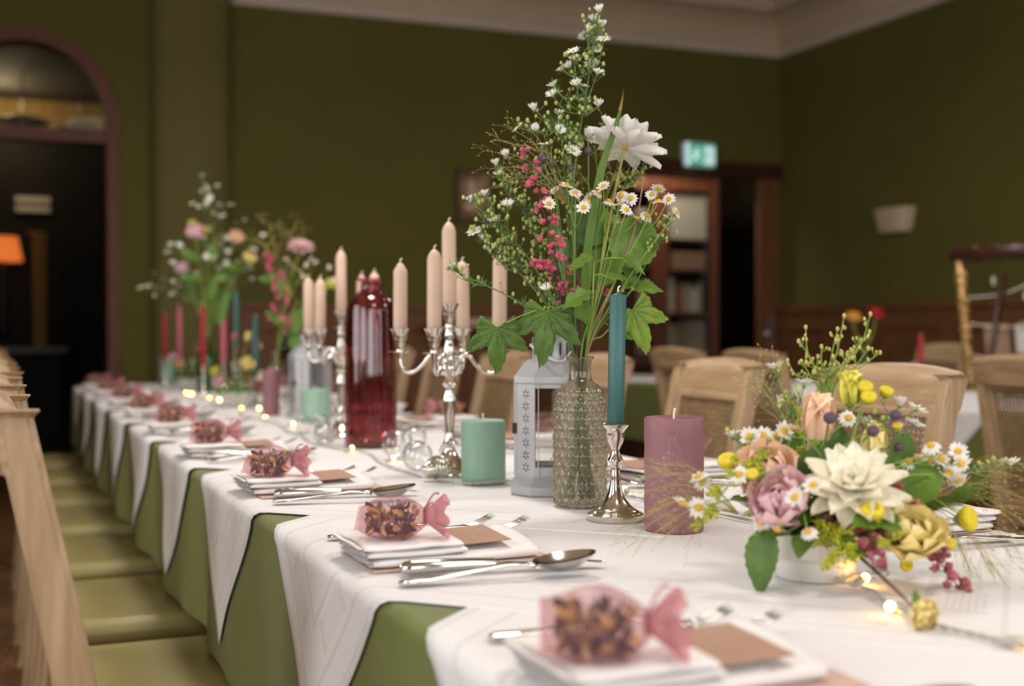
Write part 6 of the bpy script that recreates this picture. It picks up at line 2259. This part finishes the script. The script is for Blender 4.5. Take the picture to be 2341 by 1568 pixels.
for px, py, dd, R, lb in ((1897, 955, -0.03, .0066, 'round purple bud in front of the tall peach lisianthus'), (1995, 985, -0.03, .0062, 'round purple bud in front of the yellow lisianthus'), (2047, 948, 0.0, .0056, 'small purple bud above the open anemone'), (2055, 1022, 0.0, .005, 'small purple bud right of the yellow lisianthus')):
    one_flower('anemone', lb, bp(px, py, dd), 'budball', R, 'bud_purple', stemmat='stem_aster', group='purple buds in the flower bowl', r=0.0009)
t = one_flower('anemone', 'open lilac anemone with yellow centre at the upper right of the bowl', bp(2052, 975, 0.0), 'button', .0060, None, nn(2052, 975, 0, .9, .5), r=0.001)
pm = petal_mesh('petal_lilac', 0.020, 0.010, cup=0.4, curl=0.1)
hd = [o for o in t.children if o.name.startswith('flower_head')][0]
for i in range(5):
    o = sub(pm, 'petal', hd)
    o.matrix_local = Matrix.Rotation(i * 1.257, 4, 'Z') @ Matrix.Rotation(radians(-8), 4, 'Y')
leaf_sprig('large single leaf bending down over the rim to the cloth', [FOOT(), b2(1740, 1215, -0.06), b2(1725, 1225, -0.07)], [(b2(1752, 1212, -0.06), (-0.22, -0.12, -0.62), TOCAM(b2(1690, 1280)) - _r * 0.5 + UPV * 0.3, 0.062, 'ovate', 'leaf_dark')])
leaf_sprig('green leaves under the yellow button and cream dahlia', [FOOT(), b2(1995, 1200, -0.08), b2(2010, 1195, -0.09)], [(b2(1995, 1195, -.09), (-0.5, -.2, 0.1), UPV + TOCAM(b2(1990, 1190)), .03, 'broad', 'leaf'), (b2(2005, 1195, -.09), (.6, -.2, .05), UPV + TOCAM(b2(2000, 1190)), .032, 'broad', 'leaf'), (b2(2060, 1050, .02), (.2, 0, .9), TOCAM(b2(2060, 1040)), .03, 'broad', 'leaf_dark')])
leaf_sprig('dark leaves filling the back of the flower bowl', [FOOT(), b2(1900, 1090, .03), b2(1900, 1040, .04)], [(b2(x, y, dd), (U(-.7, .7), U(-.3, .3), U(.3, 1)), TOCAM(b2(x, y)) + UPV * .6, U(.035, .055), 'broad', m_) for x, y, dd, m_ in ((1830, 1110, 0, 'leaf_dark'), (1900, 1075, .03, 'leaf_dark'), (1960, 1060, .04, 'leaf_dark'), (2030, 1110, .0, 'leaf_dark'), (2070, 1140, -.02, 'leaf'), (1760, 1170, .0, 'leaf_dark'), (1850, 1170, -.04, 'leaf_dark'), (1880, 1190, -.05, 'leaf_dark'), (2110, 1120, .02, 'leaf'), (1800, 1060, .04, 'leaf'))])
goldenrod('goldenrod tuft under the pink lisianthus', bp(1700, 1175, -0.03, 0.3), 14, 0.018, 24)
leaf_sprig('small leaves around the rim of the flower bowl', [FOOT(), b2(1890, 1200, -.03), b2(1890, 1185, -.04)], [(b2(x, y, dd), (dx, -.3, dz), UPV + TOCAM(b2(x, y)) * .6, U(.028, .040), 'ovate', m_) for x, y, dd, dx, dz, m_ in ((1800, 1215, -.05, -.8, .1, 'leaf'), (1840, 1225, -.07, -.3, -.1, 'leaf_dark'), (1900, 1228, -.08, .2, -.1, 'leaf'), (1960, 1225, -.07, .6, 0, 'leaf_dark'), (2040, 1210, -.04, .9, .2, 'leaf'), (2100, 1170, 0, 1, .4, 'leaf'), (1720, 1150, .02, -1, .4, 'leaf_dark'), (2120, 1100, .04, .9, .6, 'leaf'), (1700, 1090, .04, -.9, .6, 'leaf'))])
# long soft grass ear on the right
t = thing('foxtail_grass', 'soft pale green foxtail grass at the right of the flower bowl', 'grass', FOOT())
p_ = stem(t, [Vector(t.location), b2(2090, 1165, 0), b2(2200, 1125, 0.0)], 0.0012, 0.0006, 'stem_green')
mb = MB()
for _ in range(420):
    q = p_[rf_.randrange(len(p_) // 3, len(p_))] + Vector((U(-1, 1), U(-1, 1), U(-1, 1))) * .004
    d = ((p_[-1] - p_[0]).normalized() + Vector((U(-1, 1), U(-1, 1), U(-1, 1))) * .6) * U(.010, .022)
    mb.tube([q, q + d], [0.0004, 0.0001], 3, caps=False)
mb.build('bristles', 'leaf_pale', t, world=True)['kind'] = 'stuff'
panicum('fine panicum grass fanning left across the rose candle', b2(1690, 1175, -0.03), [b2(x, y, U(-.06, .03)) for x, y in ((1440, 1200), (1450, 1130), (1470, 1090), (1500, 1060), (1520, 1080), (1490, 1170), (1540, 1210), (1430, 1240), (1480, 1230), (1560, 1100), (1530, 1140), (1580, 1230), (1410, 1215), (1550, 1180), (1600, 1150))], 13, seedr=.00075)
panicum('fine panicum grass fanning right over the far cutlery', b2(2110, 1150, 0.02), [b2(x, y, U(-.12, .05)) for x, y in ((2330, 1090), (2340, 1140), (2300, 1180), (2350, 1200), (2330, 1260), (2270, 1300), (2300, 1340), (2240, 1360), (2350, 1320), (2280, 1120), (2340, 1060), (2220, 1330), (2310, 1390), (2250, 1390))], 18, seedr=.00075)
panicum('airy panicum seeds at the upper left of the flower bowl', b2(1830, 1060, 0.06), [b2(x, y, U(.03, .09)) for x, y in ((1715, 850), (1730, 880), (1750, 900), (1700, 870), (1760, 830), (1740, 930))], 10)
# tall budded twigs above the bowl
t = thing('budded_twigs', 'stiff twigs with tiny pale buds rising behind the flower bowl', 'twigs', FOOT())
mb, bd = MB(), MB()
r8 = random.Random(8)
for tip, kk in (((1842, 748), 5), ((1826, 780), 5), ((1930, 722), 8), ((1990, 718), 7), ((1915, 752), 6), ((1988, 758), 7), ((1968, 778), 6), ((2012, 806), 6), ((1878, 792), 5), ((1985, 796), 6), ((1800, 824), 6), ((1832, 826), 6), ((1905, 815), 5), ((1945, 800), 5), ((1870, 815), 4)):
    f_ = b2(1885 + r8.uniform(-12, 18), 905, 0.07)
    e = b2(*tip, 0.07 + r8.uniform(-.03, .03))
    ln = bez([Vector(t.location), f_, f_.lerp(e, .6) + _r * r8.uniform(-.006, .006), e], 8)
    mb.tube(ln, [0.0013 - 0.0007 * i / (len(ln) - 1) for i in range(len(ln))], 5)
    bd.ball(e, 0.0021, 7, 5, (1, 1, 1.4))
    for _ in range(kk):
        q = ln[r8.randrange(len(ln) // 2, len(ln) - 2)]
        d = (_r * r8.uniform(-1, 1) + UPV * r8.uniform(.3, 1)).normalized() * r8.uniform(.003, .009)
        mb.tube([q, q + d], .0005, 4)
        bd.ball(q + d, 0.0016, 6, 5, (1, 1, 1.4))
mb.build('stems', 'stem_green', t, world=True)
bd.build('buds', 'seed', t, world=True)['kind'] = 'stuff'
# the fallen stem with a yellow flower on the cloth
t = thing('fallen_flower', 'yellow flower on a dark stem fallen onto the cloth beside the lights', 'flower', (0.712, 0.822, top(.82)))
e = Vector((0.712, 0.822, top(.82) + 0.012))
stem(t, [Vector((0.755, 0.955, BZ + 0.035)), Vector((0.735, 0.885, BZ + 0.022)), e], 0.0016, 0.0013, 'stem_dark')
rose(t, e, (0.1, -0.9, -0.05), 0.016, 'petal_yellow', 'full')
inst(leaf_mesh(.016, .006, 'leaf'), 'leaf', t, pointing(e + Vector((0, .004, .004)), (.3, .2, .9), (0, -1, 0)))

# ------------------------------------------------------------------ far bouquets and bowls
V3 = Vessel(0.80, 5.15, 0.21, 0.02, 0.010)
D3 = 0.80 * 0.3857 + 5.15 * 0.9226


def b3(px, py, dd=None):
    return at(px, py, D3 + (U(-0.12, 0.12) if dd is None else dd))


for k, (tip, mid, hs, lb) in enumerate((((463, 405), (478, 640), [(463, 403), (472, 430), (460, 440), (480, 452), (470, 470), (500, 470), (528, 468), (487, 490), (455, 475), (510, 495)], 'tallest aster spray of the far bouquet, before the pilaster'),
                                        ((345, 655), (450, 690), [(322, 657), (352, 625), (382, 578), (375, 640)], 'aster spray reaching left from the far bouquet'), ((400, 575), (460, 670), [(395, 600), (410, 560), (425, 580), (390, 560), (430, 615), (447, 625), (420, 640)], 'aster spray on the left side of the far bouquet'),
                                        ((570, 560), (500, 680), [(560, 505), (600, 540), (580, 570), (545, 600), (560, 620), (530, 640), (575, 640)], 'aster spray on the right side of the far bouquet'), ((500, 520), (490, 660), [(485, 530), (520, 545), (505, 560), (470, 560), (490, 590), (540, 510)], 'aster spray in the middle of the far bouquet'))):
    aster_spray('aster', lb, V3.path(b3(*tip), mid=b3(*mid)), [b3(*q) for q in hs] + [b3(tip[0] * q + mid[0] * (1 - q) + U(-38, 38), tip[1] * q + mid[1] * (1 - q) + U(-22, 22)) for q in (.95, .8, .7, .6, .5, .45)], 30, 4, 110, r=0.003, hsc=1.45)
for k, (x, y, mt, R, lb) in enumerate(((448, 540, 'petal_pink', .05, 'pink bloom at the upper left of the far bouquet'), (418, 620, 'petal_pink', .04, 'dull pink bloom at the left of the far bouquet'), (540, 550, 'petal_peach', .042, 'peach bloom at the upper right of the far bouquet'), (568, 595, 'petal_yellow', .035, 'yellow bloom at the right of the far bouquet'), (440, 515, 'petal_lime', .026, 'lime bud at the top of the far bouquet'), (470, 530, 'petal_lime', .024, 'second lime bud at the top of the far bouquet'))):
    one_flower('lisianthus', lb, V3.path(b3(x, y)), 'open', R, mt, r=0.003)
leaf_sprig('long green leaves in the middle of the far bouquet', V3.path(b3(480, 620)), [(b3(x, y), (U(-.3, .3), 0, 1), TOCAM(b3(x, y)), U(.10, .15), 'narrow', 'leaf_far') for x, y in ((470, 740), (490, 720), (455, 720), (500, 740), (480, 680), (520, 690), (440, 690))], r=0.003)
leaf_sprig('wide leaves spreading at the sides of the far bouquet', V3.path(b3(500, 600)), [(b3(x, y), (dx, 0, dz), UPV + TOCAM(b3(x, y)), .09, 'ovate', 'leaf_far') for x, y, dx, dz in ((500, 640, 1, .4), (460, 640, -1, .3), (520, 610, 1, .1), (480, 600, .2, 1), (450, 600, -.6, .6))], r=0.003)

V2 = Vessel(0.825, 3.92, 0.18, 0.016, 0.008)
D4 = 0.825 * 0.3857 + 3.92 * 0.9226


def b4(px, py, dd=None):
    return at(px, py, D4 + (U(-0.08, 0.08) if dd is None else dd))


one_flower('dahlia', 'pink dahlia crowning the bouquet behind the farther candelabra', V2.path(b4(688, 568, 0)), 'dahlia', 0.043, 'petal_pink', (0.0, -0.5, 1), r=0.003)
for k, (hs, lb) in enumerate((([(655, 590), (672, 612), (663, 600)], 'chamomile cluster left below the pink dahlia'), ([(700, 605), (712, 592), (722, 600)], 'chamomile cluster right below the pink dahlia'), ([(685, 620), (695, 630)], 'chamomile pair under the pink dahlia'), ([(755, 610), (765, 640)], 'chamomile beside the tall candle of the farther candelabra'))):
    hs = [b4(*q) for q in hs]
    t = cham_stem(lb, V2.path(hs[0]), hs, 'chamomile under the pink dahlia')
spike('dark pink spike leaning left from the pink dahlia bouquet', V2.path(b4(612, 590), mid=b4(645, 680)), 'petal_magenta', 34, 0.03, 0.45, s=2.0, r=0.002)
one_flower('lisianthus', 'yellow bloom at the right of the pink dahlia bouquet', V2.path(b4(752, 655)), 'open', .028, 'petal_lime', r=0.002)
leaf_sprig('green leaves of the pink dahlia bouquet', V2.path(b4(680, 690)), [(b4(x, y), (dx, 0, dz), TOCAM(b4(x, y)) + UPV * .4, .075, 'ovate', 'leaf_far') for x, y, dx, dz in ((655, 740, -.6, .4), (690, 740, .2, 1), (700, 700, .5, .7), (660, 680, -.5, .8), (645, 640, -1, .1), (680, 800, -.2, .8), (720, 690, .4, .8), (675, 760, 0, 1))], r=0.002)
panicum('airy grass fanning above the pink dahlia bouquet', b4(650, 680, .05), [b4(x, y, U(0, .2)) for x, y in ((600, 500), (620, 520), (640, 510), (660, 530), (600, 560), (580, 540), (680, 500), (690, 530), (620, 560), (570, 580))], 16, seedr=.002)


def far_bowl(x, y, lb, s, blooms, where):
    z = top(y)
    t = thing('flower_bowl', lb, 'bowl', (x, y, z))
    MB().lathe([(r * s, zz * s) for r, zz in prb], 40).build('ramekin', 'porcelain', t, sharp=50)
    MB().lathe([(.047 * s, .03 * s), (.047 * s, .046 * s), (0, .062 * s)], 20).build('floral_foam', 'foam_dark', t)
    r9 = random.Random(int(x * 1000 + y * 100))
    for kind, mt, R, az, el, l_, nm in blooms:
        f_ = Vector((x, y, z + .05 * s))
        d = Vector((cos(az) * cos(el), sin(az) * cos(el), sin(el)))
        e = f_ + d * l_ * s
        one_flower('lisianthus' if kind != 'dahlia' else 'dahlia', nm + where, [f_, f_.lerp(e, .5) + Vector((0, 0, .006)), e], kind, R, mt, d + TOCAM(e) * .7)
    for q in range(2):
        az = r9.uniform(0, 6)
        goldenrod('goldenrod tuft %s of %s' % (['facing us', 'at the back'][q], where.replace(' in ', '')), [Vector((x, y, z + .05)), Vector((x + .03 * cos(az), y + .03 * sin(az), z + .09)), Vector((x + .07 * cos(az), y + .07 * sin(az), z + .09))], 7, .02, 10)
    leaf_sprig('leaves round ' + where.replace(' in ', ''), [Vector((x, y, z + .04)), Vector((x, y, z + .07)), Vector((x, y, z + .09))], [((x + .04 * cos(a), y + .04 * sin(a), z + .055), (cos(a), sin(a), .0), UPV, .06, 'broad', 'leaf_far') for a in (0.3, 1.5, 2.8, 3.9, 4.6, 5.4)])


far_bowl(0.735, 4.12, 'second white ramekin of flowers, beside the slim mauve candle', 1.05,
         [('open', 'petal_yellow', .030, -1.2, .9, .10, 'yellow bloom facing us'), ('full', 'petal_cream', .032, -.4, .35, .085, 'cream bloom beside the mauve candle'), ('open', 'petal_pink', .026, -2.4, .35, .085, 'pink bloom at the left'), ('open', 'petal_peach', .024, .3, 1.1, .15, 'peach bloom at the top'),
          ('tall', 'petal_yellow', .020, .8, 1.2, .17, 'tall yellow bud'), ('open', 'petal_lime', .022, -2.8, .7, .09, 'lime bloom at the left'), ('open', 'petal_wine', .022, -.9, .2, .08, 'wine-red bloom low in front'), ('tall', 'petal_magenta', .016, 1.5, 1.2, .17, 'magenta bud at the top')], ' in the second flower bowl')
far_bowl(0.770, 5.42, 'third white ramekin of flowers, before the farthest mint candle', 1.05,
         [('open', 'petal_yellow', .030, -1.0, .7, .09, 'yellow bloom facing us'), ('open', 'petal_peach', .028, -2.2, .6, .09, 'peach bloom at the left'), ('full', 'petal_cream', .026, -.2, .7, .10, 'cream bloom at the right'), ('open', 'petal_wine', .026, .8, 1.0, .12, 'wine-red bloom at the back'), ('open', 'petal_pink', .024, -2.9, .9, .10, 'pink bloom at the back left')], ' in the third flower bowl')

# roses and a candle on the second table
t = thing('bud_vase', 'small green glass vase with two roses on the second table', 'vase', (3.15, 3.95, TZ + 0.006))
MB().lathe([(0, .002), (.03, 0), (.032, .01), (.024, .08), (.014, .13), (.018, .15), (.012, .15)], 20, caps=False).build('glass_body', 'glass_green', t)
for px, py, mt, lb in ((1950, 730, 'petal_amber', 'amber rose on the second table'), (2003, 722, 'petal_red', 'red rose on the second table, beside the amber one')):
    d_ = 3.15 * .3857 + 3.95 * .9226
    e = at(px, py, d_)
    f_ = Vector((3.15, 3.95, TZ + .02))
    one_flower('rose', lb, [f_, Vector((3.15, 3.95, TZ + .15)), f_.lerp(e, .7) + Vector((0, 0, .02)), e], 'full', .036, mt, (0, -.3, 1), leaves=3, r=.003)
z2 = TZ + 0.006
t = thing('candlestick', 'small candlestick under the red candle on the second table', 'candlestick', (3.30, 3.80, z2))
MB().lathe([(0, 0), (.03, 0), (.028, .006), (.008, .02), (.007, .05), (.014, .07), (.012, .072), (0, .07)], 20).build('stem_and_base', 'silver', t)
taper((3.30, 3.80, z2 + .071), .011, .16, 'wax_red', 'dark red candle on the second table near the gilt frame')
t = thing('glass_jar', 'small clear glass jar beside the red candle on the second table', 'jar', (3.20, 3.72, z2))
MB().lathe([(0, .002), (.032, 0), (.034, .01), (.036, .09), (.03, .11), (.034, .13)], 24, caps=False).build('glass_body', 'glass_clear', t)
